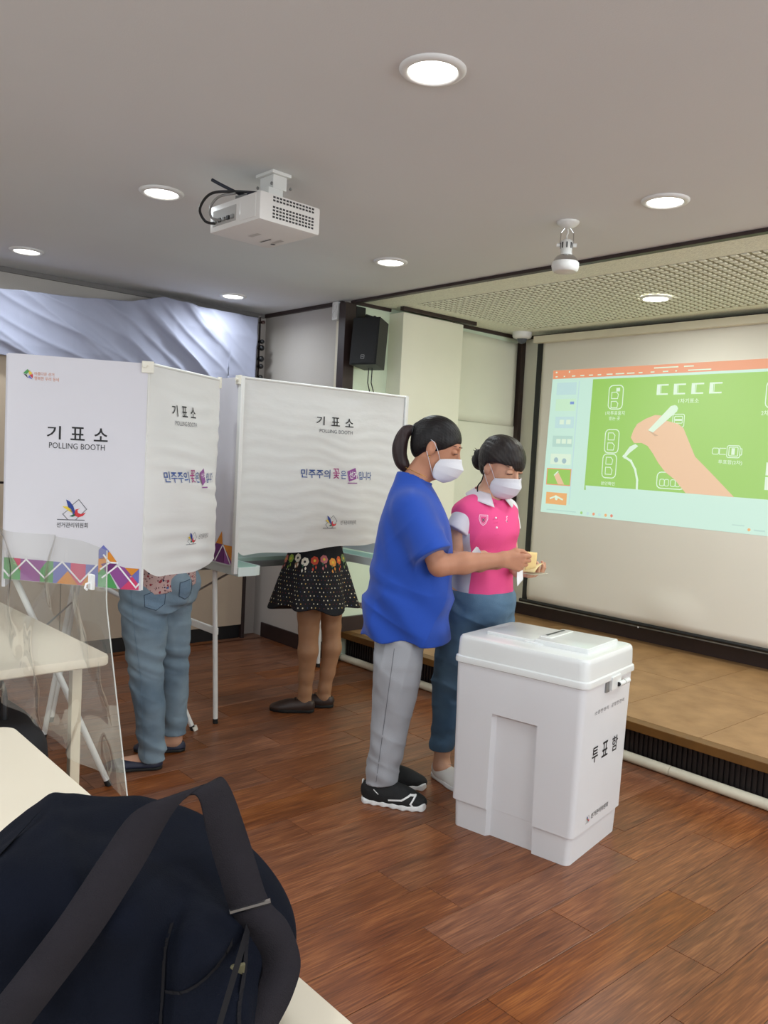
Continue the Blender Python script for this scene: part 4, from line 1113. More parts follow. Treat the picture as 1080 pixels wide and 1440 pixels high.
# ================================================================== TABLES
M_top = mat('cream_table_top', (226, 214, 192), 0.4, var=0.015, vscale=4)
M_edge = mat('cream_table_edge', (206, 190, 164), 0.45)
M_tleg = mat('ivory_leg', (216, 204, 178), 0.4)
t1 = empty('folding_table', (-1.2, 0.2, 0), 0, 'cream topped table in the foreground under the dark bag', 'table')
def tabletop(root, x0, x1, y0, y1, z, rot=0.0):
    cx, cy = (x0 + x1) / 2, (y0 + y1) / 2; hx, hy = (x1 - x0) / 2, (y1 - y0) / 2
    c, s_ = math.cos(rot), math.sin(rot)
    T = lambda ring: [(cx + x * c - y * s_, cy + x * s_ + y * c, q) for x, y, q in ring]
    o = skinrings([T(rr(hx - .004, hy - .004, .035, z - .030)), T(rr(hx, hy, .04, z - .026)), T(rr(hx, hy, .04, z - .006)), T(rr(hx - .003, hy - .003, .038, z))], 'table_top', M_top, None, deg=35)
    child(o, root)
    for sx in (-1, 1):
        for sy in (-1, 1):
            p = (cx + sx * (hx - .12) * c - sy * (hy - .07) * s_, cy + sx * (hx - .12) * s_ + sy * (hy - .07) * c)
            child(MB().span((p[0] - .016, p[1] - .016, 0), (p[0] + .016, p[1] + .016, z - .03), .003).build('leg', M_tleg, None, deg=30), root)
    return o
tabletop(t1, -2.005, -0.25, 0.02, 0.622, .72)
t2 = empty('folding_table', (-3.1, 0.8, 0), 0, 'beige table behind the clear vinyl sheet, left of the jeans wearer', 'table')
tabletop(t2, -4.00, -2.50, .48, 1.065, .72, math.radians(1.5))

# ================================================================== CLEAR VINYL GUARD
def vinyl_mat():
    m = bpy.data.materials.new('clear_vinyl'); m.use_nodes = True
    nt = m.node_tree; nt.nodes.clear()
    out = nd(nt, 'ShaderNodeOutputMaterial'); tr = nd(nt, 'ShaderNodeBsdfTransparent'); gl = nd(nt, 'ShaderNodeBsdfGlossy'); df = nd(nt, 'ShaderNodeBsdfDiffuse')
    tr.inputs[0].default_value = (.93, .935, .92, 1); gl.inputs['Roughness'].default_value = 0.05; df.inputs[0].default_value = lin((225, 225, 215))
    lw = nd(nt, 'ShaderNodeFresnel'); lw.inputs['IOR'].default_value = 1.45
    tc = nd(nt, 'ShaderNodeTexCoord')
    n = nd(nt, 'ShaderNodeTexNoise'); n.inputs['Scale'].default_value = 9.0; n.inputs['Detail'].default_value = 1.0
    nt.links.new(tc.outputs['Object'], n.inputs[0])
    bp = nd(nt, 'ShaderNodeBump'); bp.inputs['Strength'].default_value = 0.25; bp.inputs['Distance'].default_value = 0.03
    nt.links.new(n.outputs['Fac'], bp.inputs['Height'])
    for k in (gl, lw): nt.links.new(bp.outputs[0], k.inputs['Normal'])
    m0 = nd(nt, 'ShaderNodeMixShader'); m0.inputs[0].default_value = 0.13
    nt.links.new(tr.outputs[0], m0.inputs[1]); nt.links.new(df.outputs[0], m0.inputs[2])
    m1 = nd(nt, 'ShaderNodeMixShader'); ad = nd(nt, 'ShaderNodeMath', operation='ADD'); ad.inputs[1].default_value = 0.05; nt.links.new(lw.outputs[0], ad.inputs[0]); nt.links.new(ad.outputs[0], m1.inputs[0])
    nt.links.new(m0.outputs[0], m1.inputs[1]); nt.links.new(gl.outputs[0], m1.inputs[2]); nt.links.new(m1.outputs[0], out.inputs[0])
    return m
M_vinyl = vinyl_mat()
vg = empty('vinyl_guard', (-1.9, .64, .72), 0, 'loose clear vinyl guard sheet hanging along the far table edge', 'vinyl sheet')
def vin(u, v):
    z = .722 + v * (1.182 - .722 + 0.008 * math.sin(u * 9))
    xr = -1.441 - .163 * v
    x = xr + (u - 1) * 1.15
    e = min(1.0, (1 - u) * 6)
    y = .662 + e * (.010 * math.sin(u * 15 + v * 4) + .008 * math.sin(u * 31 - v * 7) + .006 * math.sin(v * 13 + u * 9)) + 0.06 * max(0, v - .78) * math.sin(u * 7 + 1) + e * (.014 * (1 - abs(math.sin(u * 8 - v * 3.2 + .6))) ** 3 + .010 * (1 - abs(math.sin(u * 5.5 + v * 4.1))) ** 3)
    return (x, y, z)
child(MB().grid(vin, 90, 60).build('vinyl_sheet', M_vinyl, None, True, recalc=False), vg)
edge_pts = [vin(1, k / 20) for k in range(21)]
child(MB().tube(edge_pts, .0014, 6).build('welt', mat('vinyl_welt', (176, 176, 168), .2)), vg)
hx, hz = -1.632, 1.118
hkp = MB().span((hx - .010, .652, hz - .016), (hx + .010, .660, hz + .016), .003).tube([(hx, .658, hz), (hx, .645, hz - .004), (hx, .643, hz - .012), (hx, .648, hz - .016)], .0025, 8).build('hanging_hook', M_white); child(hkp, vg)

# things under the beige table
tb = empty('tote_bag', (-2.75, .80, 0), 0, 'black cloth tote bag standing under the beige table', 'bag')
def totefn(P):
    d = rbox(P, (0, 0, .26), (.24, .11, .26), .07)
    return d + .012 * wob(P, 14, 2.0)
sdf_obj('bag_body', totefn, (-.32, -.2, -.02), (.32, .2, .58), .016, mat('black_canvas', (26, 25, 28), .8, var=.2), tb)
MB().tube(smoothpath([(-.1, 0, .48), (-.09, 0, .60), (0, 0, .64), (.09, 0, .60), (.1, 0, .48)]), .010, 8).build('handle', M_black, tb, True)
can = empty('drink_can', (-2.46, 1.16, 0), 0, 'pale pink labelled jar on the floor below the beige table', 'jar')
MB().lathe([(0, 0), (.040, 0), (.042, .006), (.042, .105), (.036, .115), (.036, .122), (0, .123)], n=24).build('jar_body', mat('pink_label', (214, 190, 184), .5), can, True)
MB().lathe([(.038, .122), (.038, .138), (0, .139)], n=24).build('lid', M_white, can, True)

# ================================================================== PEOPLE
from mathutils.bvhtree import BVHTree
def skin_mat(name, rgb):
    m = mat(name, rgb, 0.5, var=0.05, vscale=22, bump=0.06, bscale=260, spec=0.35)
    b = m.node_tree.nodes['Principled BSDF']
    b.inputs['Subsurface Weight'].default_value = 0.08; b.inputs['Subsurface Radius'].default_value = (0.012, 0.005, 0.003)
    return m
def hair_mat(name, rgb, rgb2):
    return mat(name, rgb, 0.45, rgb2=rgb2, vscale=30, stretch=(1, 1, 0.15), bump=0.28, bscale=120, spec=0.3)
M_skinA = skin_mat('warm_skin', (184, 130, 102)); M_skinB = skin_mat('fair_skin', (206, 158, 130))
M_hairA = hair_mat('black_hair', (15, 13, 14), (26, 22, 23)); M_hairB = hair_mat('dark_brown_hair', (25, 21, 20), (42, 35, 33))
M_mask = mat('white_mask', (216, 216, 222), 0.8, bump=0.1, bscale=300)
M_lash = mat('dark_lash', (30, 22, 20), 0.6)
M_gold = mat('gold', (222, 176, 90), 0.25, metal=1.0)
M_sole_w = mat('white_rubber', (228, 228, 226), 0.5)

def axes(yaw, pitch, roll=0.0):
    """rows F (face), L (left), U (up) ; yaw about w from +u, pitch down positive"""
    y, p, r = map(math.radians, (yaw, pitch, roll))
    f = Vector((math.cos(y) * math.cos(p), math.sin(y) * math.cos(p), -math.sin(p)))
    l = Vector((-math.sin(y), math.cos(y), 0)); u = f.cross(l)
    l2 = l * math.cos(r) + u * math.sin(r); u2 = u * math.cos(r) - l * math.sin(r)
    return np.array([tuple(f), tuple(l2), tuple(u2)], dtype=F4)
def near(P, c, r, fn):
    c = V(c); dist = np.sqrt(((P - c) ** 2).sum(0)); out = dist - r + 0.03
    mk = dist < r
    if mk.any(): out[mk] = np.minimum(fn(P[:, mk]), 0.2)
    return out
def head_sdf(q):
    d = ell(q, (-.012, 0, .036), (.094, .073, .084))
    d = smin(d, ell(q, (.022, 0, -.032), (.068, .058, .074)), .03)
    d = smin(d, cone(q, (.045, 0, -.086), (.064, 0, -.090), .033, .023), .03)
    for s in (-1, 1):
        d = smin(d, cone(q, (-.015, s * .048, -.045), (.045, s * .022, -.086), .020, .020), .02)
    d = smin(d, cone(q, (.080, -.034, .033), (.080, .034, .033), .011, .011), .018)
    d = smin(d, cone(q, (.086, 0, .020), (.103, 0, -.020), .007, .010), .012)
    for s in (-1, 1):
        d = smin(d, ell(q, (.094, s * .011, -.025), (.010, .008, .008)), .006)
        d = smax(d, -ell(q, (.096, s * .032, .013), (.014, .019, .010)), .010)
        d = smin(d, ell(q, (.077, s * .031, .011), (.0135, .0165, .0125)), .003)
        d = smin(d, ell(q, (-.010, s * .076, -.004), (.019, .010, .032)), .006)
        d = smax(d, -ell(q, (-.004, s * .087, .002), (.009, .006, .016)), .004)
    d = smin(d, ell(q, (.086, 0, -.052), (.010, .022, .006)), .005)
    d = smin(d, ell(q, (.083, 0, -.063), (.011, .019, .007)), .005)
    return d
FING = [(.027, .080, (.036, .023, .019)), (.009, .084, (.040, .026, .020)), (-.009, .080, (.037, .024, .019)), (-.026, .072, (.029, .018, .017))]
def hand_sdf(P, wr, D, N, S, curl, thumb, sc=1.0):
    """wr wrist, D along the palm, N curl direction, S thumb side; curl: per finger three bend angles"""
    wr, D, N, S = (np.array(a, dtype=float) for a in (wr, D, N, S))
    D /= np.linalg.norm(D); S = S - D * (S @ D); S /= np.linalg.norm(S); n2 = np.cross(D, S); N = n2 if n2 @ N > 0 else -n2
    palm = None; fing = None
    for i, (off, ml, segs) in enumerate(FING):
        k = wr + (D * ml + S * off) * sc
        m = cone(P, wr + S * off * .55 * sc + D * .006, k, .0135 * sc, .0105 * sc)
        palm = m if palm is None else smin(palm, m, .014)
        a = 0.0; p = k
        for j, L in enumerate(segs):
            a += math.radians(curl[i][j])
            dr = D * math.cos(a) + N * math.sin(a)
            q = p + dr * L * sc
            c = cone(P, p, q, (.0092 - .0009 * j) * sc, (.0084 - .0009 * j) * sc)
            fing = c if fing is None else np.minimum(fing, c)
            p = q
    t0 = wr + (D * .018 + S * .018 + N * .006) * sc
    pts = [t0] + [wr + (D * a + S * b + N * c) * sc for a, b, c in thumb]
    palm = smin(palm, cone(P, pts[0], pts[1], .0145 * sc, .0115 * sc), .014)
    th = np.minimum(cone(P, pts[1], pts[2], .0108 * sc, .0098 * sc), cone(P, pts[2], pts[3], .0096 * sc, .0080 * sc))
    return smin(smin(palm, fing, .006), th, .006)
def shoe_sdf(P, o, ang, L, low=False, hgt=1.0):
    c, s_ = math.cos(ang), math.sin(ang); k = L / .26
    x = (P[0] - o[0]) * c + (P[1] - o[1]) * s_; y = -(P[0] - o[0]) * s_ + (P[1] - o[1]) * c
    Q = np.stack([x, y, P[2] - o[2]]) / k
    Q[2] = Q[2] / hgt
    if low:
        d = smin(ell(Q, (.045, 0, .022), (.046, .034, .042)), ell(Q, (.13, 0, .018), (.095, .040, .030)), .03)
        d = smin(d, ell(Q, (.20, 0, .016), (.060, .040, .026)), .03)
        d = smax(d, -ell(Q, (.085, 0, .062), (.075, .026, .036)), .008)
    else:
        d = smin(ell(Q, (.048, 0, .046), (.052, .036, .052)), ell(Q, (.125, 0, .034), (.085, .042, .052)), .035)
        d = smin(d, ell(Q, (.195, 0, .024), (.064, .043, .034)), .03)
        d = smax(d, -ell(Q, (.040, 0, .108), (.044, .024, .042)), .008)
    return smax(d, .014 - Q[2], .004) * k
def sole_sdf(P, o, ang, L, th=.020):
    c, s_ = math.cos(ang), math.sin(ang); k = L / .26
    x = ((P[0] - o[0]) * c + (P[1] - o[1]) * s_) / k; y = (-(P[0] - o[0]) * s_ + (P[1] - o[1]) * c) / k
    Q = np.stack([x, y, x * 0])
    d = smin(cone(Q, (.036, 0, 0), (.170, .002, 0), .036, .046), cone(Q, (.170, .002, 0), (.218, -.004, 0), .046, .040), .02) * k
    z = P[2] - o[2]; top = th + .010 * np.clip((x - .20) / .05, 0, 1) ** 2
    return smax(d, np.maximum(z - top, -z + .0005), .004)
def mask_obj(o, R, parent, name='face_mask', fold=0.0):
    R = np.array(R); o = np.array(o)
    T = lambda p: tuple(o + R.T @ np.array(p))
    rows = [((.113, -.008), (.038, .067, -.034)), ((.120, -.024), (.033, .068, -.046)), ((.136, -.046), (.028, .069, -.058)), ((.124, -.082), (.026, .067, -.080)),
            ((.102, -.106), (.030, .060, -.100)), ((.078, -.121), (.038, .052, -.114))]
    def g(u, v):
        k = v * (len(rows) - 1); i = min(int(k), len(rows) - 2); t = k - i
        c0 = np.array(rows[i][0]) * (1 - t) + np.array(rows[i + 1][0]) * t
        s0 = np.array(rows[i][1]) * (1 - t) + np.array(rows[i + 1][1]) * t
        a = (u * 2 - 1) * math.pi / 2
        return T((s0[0] + (c0[0] - s0[0]) * (.6 * math.cos(a) + .4 * (1 - abs(u * 2 - 1))), s0[1] * math.sin(a), s0[2] + (c0[1] - s0[2]) * math.cos(a)))
    m = MB().grid(g, 28, 20).build(name, M_mask, parent, deg=16); solidify(m, .0014)
    for s in (-1, 1):
        for q in (((.038, s * .067, -.034), (.018, s * .077, -.004), (-.006, s * .084, .022), (-.022, s * .082, .026)), ((.034, s * .056, -.108), (.010, s * .070, -.070), (-.012, s * .082, -.036), (-.022, s * .083, -.022))):
            MB().tube([T(p) for p in q], .0013, 6).build('ear_loop', M_mask, m, True)
    return m
def eye_marks(o, R, parent):
    R = np.array(R); o = np.array(o); T = lambda p: tuple(o + R.T @ np.array(p))
    for s in (-1, 1):
        MB().tube([T((.0925 - .012 * t * t, s * (.031 + .016 * t), .0075 - .004 * t * t)) for t in (-1, -.6, -.2, .2, .6, 1)], .0016, 6).build('eyelashes', M_lash, parent, True)
        MB().tube([T((.0938 - .018 * (t + .2) ** 2, s * (.031 + .020 * t), .034 + .003 * (1 - t * t))) for t in (-1, -.5, 0, .5, 1)], .0026, 6, rs=[.0012, .0022, .0024, .002, .001]).build('eyebrow', M_lash, parent, True)
def surf_map(objs, from_dir=(0, 1, 0)):
    """map (u, w, lift) on the surface of local-space meshes, looking along +v"""
    vs = []; fs = []
    for ob in objs:
        n = len(vs); vs += [v.co.copy() for v in ob.data.vertices]; fs += [tuple(i + n for i in p.vertices) for p in ob.data.polygons]
    tree = BVHTree.FromPolygons(vs, fs)
    def fn(u, w, l):
        hit, nrm, _, _ = tree.ray_cast(Vector((u, -2, w)), Vector((0, 1, 0)))
        if hit is None: return (u, -0.2, w)
        if nrm.y > 0: nrm = -nrm
        return tuple(hit + nrm * l)
    return fn
def rot2(a): return math.cos(a), math.sin(a)
def person_root(x, y, label, grp=None):
    rz = math.atan2(-x, y)
    return empty('person', (x, y, 0), rz, label, 'person', grp)

# ------------------------------------------------------------------ woman in the blue T-shirt
pA = person_root(-2.34, 2.27, 'woman in a loose blue T-shirt, grey trousers and white mask holding a ballot paper')
hoA, hRA = (.050, .09, 1.4545), axes(-9, 18)
shA_n, elA_n, wrA_n = (-.040, -.065, 1.205), (.082, -.115, 1.000), (.325, -.055, 1.030)
shA_f, elA_f, wrA_f = (-.030, .195, 1.190), (.075, .160, .990), (.245, .025, .990)
yawA = math.radians(-9)
torsoA = [(.68, -.035, .09, .085, .115), (.80, -.03, .09, .105, .140), (.95, -.022, .08, .115, .130), (1.10, -.016, .08, .110, .132), (1.20, -.022, .08, .090, .130), (1.27, -.035, .09, .07, .10), (1.31, -.045, .09, .052, .058)]
curlA = [(32, 58, 30), (40, 62, 34), (46, 64, 36), (52, 62, 36)]
def skinA(P):
    d = near(P, hoA, .21, lambda Q: head_sdf(hRA @ (Q - V(hoA))))
    d = smin(d, cone(P, (.022, .09, 1.405), (-.040, .09, 1.305), .052, .056), .03)
    d = smin(d, loft(P, torsoA, yawA), .03)
    for sh, el, wr in ((shA_n, elA_n, wrA_n), (shA_f, elA_f, wrA_f)):
        d = smin(d, cone(P, sh, el, .040, .042), .02)
        d = smin(d, cone(P, el, tuple(np.array(el) * .6 + np.array(wr) * .4), .043, .041), .012)
        d = smin(d, cone(P, tuple(np.array(el) * .6 + np.array(wr) * .4), wr, .041, .026), .02)
    d = smin(d, near(P, wrA_n, .24, lambda Q: hand_sdf(Q, wrA_n, (.95, .10, -.12), (.25, .85, -.3), (.12, -.1, 1), curlA, ((.052, .040, .014), (.082, .040, .028), (.104, .030, .034)), 1.02)), .02)
    d = smin(d, near(P, wrA_f, .24, lambda Q: hand_sdf(Q, wrA_f, (.95, -.10, .05), (0, -.3, 1), (.10, .95, 0), [(20, 30, 20)] * 4, ((.045, .04, .01), (.075, .045, .02), (.10, .04, .025)), 1.0)), .02)
    for v0 in (.0, .18):
        d = smin(d, chain(P, [(-.05, v0, .78), (-.073, v0, .40), (-.105, v0, .09), (-.108, v0, .06)], [.07, .055, .036, .034]), .03)
        d = smin(d, cone(P, (-.125, v0, .045), (-.03, v0 - .015, .035), .028, .026), .03)
    return d
sdf_obj('body', skinA, (-.27, -.22, .01), (.56, .40, 1.60), .0036, M_skinA, pA)
M_blue = mat('royal_blue_cotton', (22, 70, 168), 0.85, var=0.05, vscale=9, bump=0.12, bscale=400, sheen=0.15, fold=.8, fscale=5.5, fst=(1, 1, .55))
shirtA_t = [(.678, -.035, .08, .180, .176), (.72, -.034, .08, .180, .178), (.81, -.03, .08, .174, .178), (.956, -.022, .08, .168, .172), (1.08, -.017, .08, .154, .170), (1.16, -.020, .08, .138, .168),
            (1.22, -.027, .083, .116, .155), (1.27, -.036, .09, .094, .130), (1.305, -.042, .09, .076, .092), (1.335, -.046, .09, .064, .070), (1.352, -.046, .09, .058, .062)]
def sleeveA(P, a, b, r0, r1, ext=.03):
    a_ = np.array(a); b_ = np.array(b); t = (b_ - a_) / np.linalg.norm(b_ - a_)
    d = cone(P, a, tuple(b_ + t * .04), r0, r1)
    pl = ((P - V(b_)) * V(t)).sum(0)
    return smax(d, pl, .006)
def shirtA(P):
    d = loft(P, shirtA_t, yawA, 2.3)
    d = smin(d, sleeveA(P, (-.045, -.045, 1.205), (.058, -.118, 1.035), .070, .083), .045)
    d = smin(d, sleeveA(P, (-.035, .190, 1.200), (.055, .175, 1.050), .064, .066), .045)
    # drag folds: from the shoulder to the hip, and around the waist
    w = P[2]
    f = .0085 * np.sin((P[0] * .8 + w * 1.0) * 40 + 2.2 * np.sin(P[1] * 7 + w * 5)) * np.clip((1.05 - w) / .25, 0, 1)
    f += .006 * wob(P, 15, 1.3, (1, 1, .5)) + .0020 * wob(P, 34, 4.1, (1, 1, .45))
    warp = .5 * np.sin(P[0] * 9 + P[1] * 7 + w * 4)
    low = np.clip((1.12 - w) / .3, 0, 1)
    f -= .009 * low * ridge((P[0] * 1.0 - w * .32 + P[1] * .5) * 15 + warp)                      # long hanging folds
    f -= .009 * np.clip((1.0 - w) / .2, 0, 1) * np.clip((w - .70) / .1, 0, 1) * ridge((w + P[0] * .55) * 21 + warp * 1.6)   # slanting waist creases
    sl = np.exp(-(((P[0] - .02) ** 2 + (w - 1.10) ** 2) / .012)) * np.clip((-.02 - P[1]) / .04, 0, 1)
    f -= .006 * sl * ridge((P[0] * .8 - w * .6) * 30 + warp)
    f += .005 * np.exp(-((w - .88 + .35 * (P[0] + .1)) / .020) ** 2) * np.clip((.05 - P[0]) / .15, 0, 1)
    d = d + f * np.clip((1.30 - w) / .08, 0, 1)
    n = cone(P, (-.035, .09, 1.30), (-.022, .09, 1.45), .062, .066)
    return smax(d, -n, .006)
shirtA_o = sdf_obj('t_shirt', shirtA, (-.28, -.24, .64), (.30, .42, 1.38), .0052, M_blue, pA)
def ringpts(c, tilt, r, n=24): return [(c[0] + r * 1.02 * math.cos(2 * math.pi * k / n), c[1] + r * math.sin(2 * math.pi * k / n), c[2] - tilt * math.cos(2 * math.pi * k / n)) for k in range(n + 1)]
MB().tube(ringpts((-.032, .09, 1.326), .020, .065), .0062, 8).build('neck_band', M_blue, shirtA_o, True)
MB().tube(ringpts((-.022, .09, 1.350), .024, .0575), .0011, 6).build('necklace', M_gold, pA, True)
M_greyt = mat('grey_cotton_twill', (158, 160, 165), 0.85, var=0.04, vscale=10, bump=0.12, bscale=350, fold=.55, fscale=9, fst=(1, 1, .7))
def trouA(P):
    d = ell(P, (-.035, .09, .78), (.125, .165, .16))
    for v0 in (.0, .18):
        d = smin(d, chain(P, [(-.045, v0 * .8 + .018, .78), (-.055, v0 * .9 + .009, .64), (-.058, v0, .58), (-.075, v0, .38), (-.100, v0, .07)], [.085, .096, .098, .083, .0635]), .035)
    w = P[2]
    d = d + .0045 * np.sin((w + .35 * P[0]) * 62 + 2 * np.sin(P[1] * 9)) * np.clip((.30 - w) / .2, 0, 1) + .006 * wob(P, 17, 2.2, (1, 1, .8)) + .002 * wob(P, 38, .6) - .006 * ridge((w + .5 * P[0]) * 24 + .6 * np.sin(P[1] * 14 + w * 6)) * (.35 + np.clip((.34 - w) / .2, 0, .65)) - .005 * ridge((P[0] - w * .12) * 30 + .5 * np.sin(w * 7)) * np.clip((w - .3) / .2, 0, 1)
    return smax(d, .082 - w + .10 * (-P[0] - .1) * -.6, .004)
trA = sdf_obj('trousers', trouA, (-.26, -.16, .04), (.16, .34, .86), .0065, M_greyt, pA)
smA = surf_map([trA]); pr = Print(smA, .0012)
pr.line([(-.075 - .045 * k / 24, .655 - .55 * k / 24) for k in range(25)], .0025, mat('seam_grey', (112, 114, 120), .9)); pr.build('side_seam', trA)
M_shoeb = mat('black_knit', (20, 21, 22), 0.75, var=0.2, vscale=40, bump=0.3, bscale=500)
M_shoeg = mat('charcoal_overlay', (48, 50, 52), 0.55)
for (hx_, hv, tx_, tv) in ((-.180, .002, .090, -.044), (-.168, .190, .092, .168)):
    a = math.atan2(tv - hv, tx_ - hx_); L = math.hypot(tx_ - hx_, tv - hv)
    o3 = (hx_, hv, 0)
    s = sdf_obj('shoe', lambda P: shoe_sdf(P, o3, a, L, hgt=1.02), (-.25, hv - .13, 0), (.16, hv + .11, .13), .0045, M_shoeb, pA)
    sdf_obj('sole', lambda P: sole_sdf(P, o3, a, L) + .0016 * np.sin(P[0] * 160), (-.25, hv - .14, -.005), (.16, hv + .12, .05), .0045, M_sole_w, s)
    c, s_ = rot2(a)
    T = lambda x, y, z: (hx_ + x * c - y * s_, hv + x * s_ + y * c, z)
    for k in range(5):
        x = .098 + k * .020
        MB().tube([T(x - .004, -.022 + k * .001, .0835 - k * .0085), T(x + .004, 0, .0905 - k * .0095), T(x, .022, .0835 - k * .0085)], .0024, 6).build('lace', M_shoeg, s, True)
    fn = surf_map([s])
    pr = Print(fn, .0022); pr.dense = .004
    if hv < .1:
        pr.line([(-.045 - .02, .034), (.0 - .015, .040), (.020, .060), (.040, .058), (.022, .030), (.030, .022)], .0065, M_sole_w)
        pr.build('side_stripe', s)
        pr = Print(fn, .0022); pr.dense = .004; pr.line([(-.128, .066), (-.110, .052)], .003, M_sole_w); pr.build('heel_stripe', s)
    MB().box(T(.004, 0, .075), (.006, .014, .026), rotm(0, 0, math.degrees(a))).build('heel_tab', M_sole_w, s)
def hairA(P):
    q = hRA @ (P - V(hoA))
    d = ell(q, (-.014, 0, .038), (.103, .0815, .0925))
    d = smin(d, ell(q, (-.055, 0, -.010), (.050, .062, .060)), .03)
    line = np.interp(q[0], [-.12, -.075, -.040, -.012, .012, .040, .075, .12], [-.075, -.075, -.050, -.016, -.012, .008, .044, .066]).astype(F4)
    d = smax(d, line - q[2], .006)
    d = smax(d, -ell(q, (.046, 0, -.062), (.072, .10, .078)), .006)
    pb = np.array(hoA) + hRA.T @ np.array((-.105, 0, .045))
    d = smin(d, cone(P, tuple(np.array(hoA) + hRA.T @ np.array((-.07, 0, .045))), tuple(pb), .040, .016), .03)
    d = d + .0005 * np.sin(np.arctan2(q[1], q[2]) * 60 + q[0] * 20)
    return d
hA = sdf_obj('hair', hairA, (-.16, -.03, 1.34), (.20, .21, 1.62), .0042, M_hairA, pA)
tail = smoothpath([(-.046, .09, 1.524), (-.074, .09, 1.520), (-.094, .09, 1.487), (-.101, .09, 1.44), (-.093, .09, 1.40), (-.076, .09, 1.372), (-.068, .09, 1.358)], 5)
tl = [tuple(p) for p in tail]; rsT = np.interp(np.linspace(0, 1, len(tl)), [0, .15, .45, .75, 1], [.014, .022, .030, .026, .006])
sdf_obj('ponytail', lambda P: chain(P, tl, list(rsT), .004) + .0010 * np.sin(np.arctan2(P[1] - .09, P[0] + .06) * 24 + P[2] * 30), (-.16, .03, 1.32), (.0, .15, 1.57), .0042, hair_mat('brown_black_hair', (36, 27, 29), (58, 42, 42)), pA)
MB().tube([(-.052 + .003 * math.sin(t), .09 + .018 * math.cos(t), 1.522 + .018 * math.sin(t)) for t in np.linspace(0, 2 * math.pi, 15)], .0045, 8).build('hair_tie', M_black, pA, True)
mask_obj(hoA, hRA, pA); eye_marks(hoA, hRA, pA)
eo = np.array(hoA) + hRA.T @ np.array((-.004, -.086, -.038))
MB().lathe([(0, .004), (.0035, .002), (.004, 0), (.0035, -.002), (0, -.004)], tuple(eo), None, 10).build('earring', M_gold, pA, True)

# ------------------------------------------------------------------ woman in the pink polo
pB = person_root(-2.368, 2.760, 'woman in a pink polo and jeans with a white mask behind the ballot box')
fB = math.radians(-50)
hoB, hRB = (.012, -.02, 1.392), axes(-42, 22, 4)
CB = -.045
torsoB = [(.86, CB, 0, .090, .115), (.95, CB, 0, .095, .125), (1.06, CB, 0, .10, .13), (1.15, CB, 0, .095, .135), (1.215, CB, 0, .075, .125), (1.25, CB, .004, .058, .08), (1.28, CB, .006, .050, .055)]
shB_r, elB_r, wrB_r = (-.140, -.082, 1.185), (-.172, -.100, .965), (-.105, -.195, .985)
shB_l, elB_l, wrB_l = (.045, .085, 1.185), (.075, .050, .980), (.106, -.090, .945)
def skinB(P):
    d = near(P, hoB, .21, lambda Q: head_sdf(hRB @ (Q - V(hoB))))
    d = smin(d, cone(P, (-.010, -.005, 1.345), (CB + .004, .006, 1.265), .047, .052), .03)
    d = smin(d, loft(P, torsoB, fB), .03)
    for sh, el, wr in ((shB_r, elB_r, wrB_r), (shB_l, elB_l, wrB_l)):
        m = tuple(np.array(el) * .6 + np.array(wr) * .4)
        d = smin(d, cone(P, sh, el, .041, .037), .02); d = smin(d, cone(P, el, m, .037, .036), .012); d = smin(d, cone(P, m, wr, .036, .024), .02)
    d = smin(d, near(P, wrB_r, .24, lambda Q: hand_sdf(Q, wrB_r, (.92, .05, .02), (.2, .9, .0), (0, -.1, 1), [(40, 50, 30)] * 4, ((.045, .038, .012), (.07, .04, .025), (.092, .03, .03)), .95)), .02)
    d = smin(d, near(P, wrB_l, .24, lambda Q: hand_sdf(Q, wrB_l, (.80, -.50, -.05), (0, 0, 1), (.5, .8, .1), [(24, 42, 30), (30, 46, 34), (36, 48, 36), (40, 50, 36)], ((.045, .036, .018), (.066, .026, .038), (.088, .010, .044)), .95)), .02)
    for pts in ([(-.11, -.04, .80), (-.155, -.075, .43), (-.172, -.095, .12), (-.172, -.095, .06)], [(.01, .06, .80), (.012, .07, .43), (.01, .075, .12), (.01, .075, .06)]):
        d = smin(d, chain(P, pts, [.09, .05, .036, .034]), .03)
        d = smin(d, cone(P, pts[-1], (pts[-1][0] + .07, pts[-1][1] - .085, .035), .030, .024), .03)
    return d
sdf_obj('body', skinB, (-.30, -.38, .01), (.36, .26, 1.56), .0036, M_skinB, pB)
M_pinkp = mat('pink_pique', (232, 78, 138), 0.8, var=0.04, vscale=9, bump=0.2, bscale=520)
M_pale = mat('pale_grey_pique', (206, 202, 210), 0.8, var=0.03, vscale=9, bump=0.2, bscale=520)
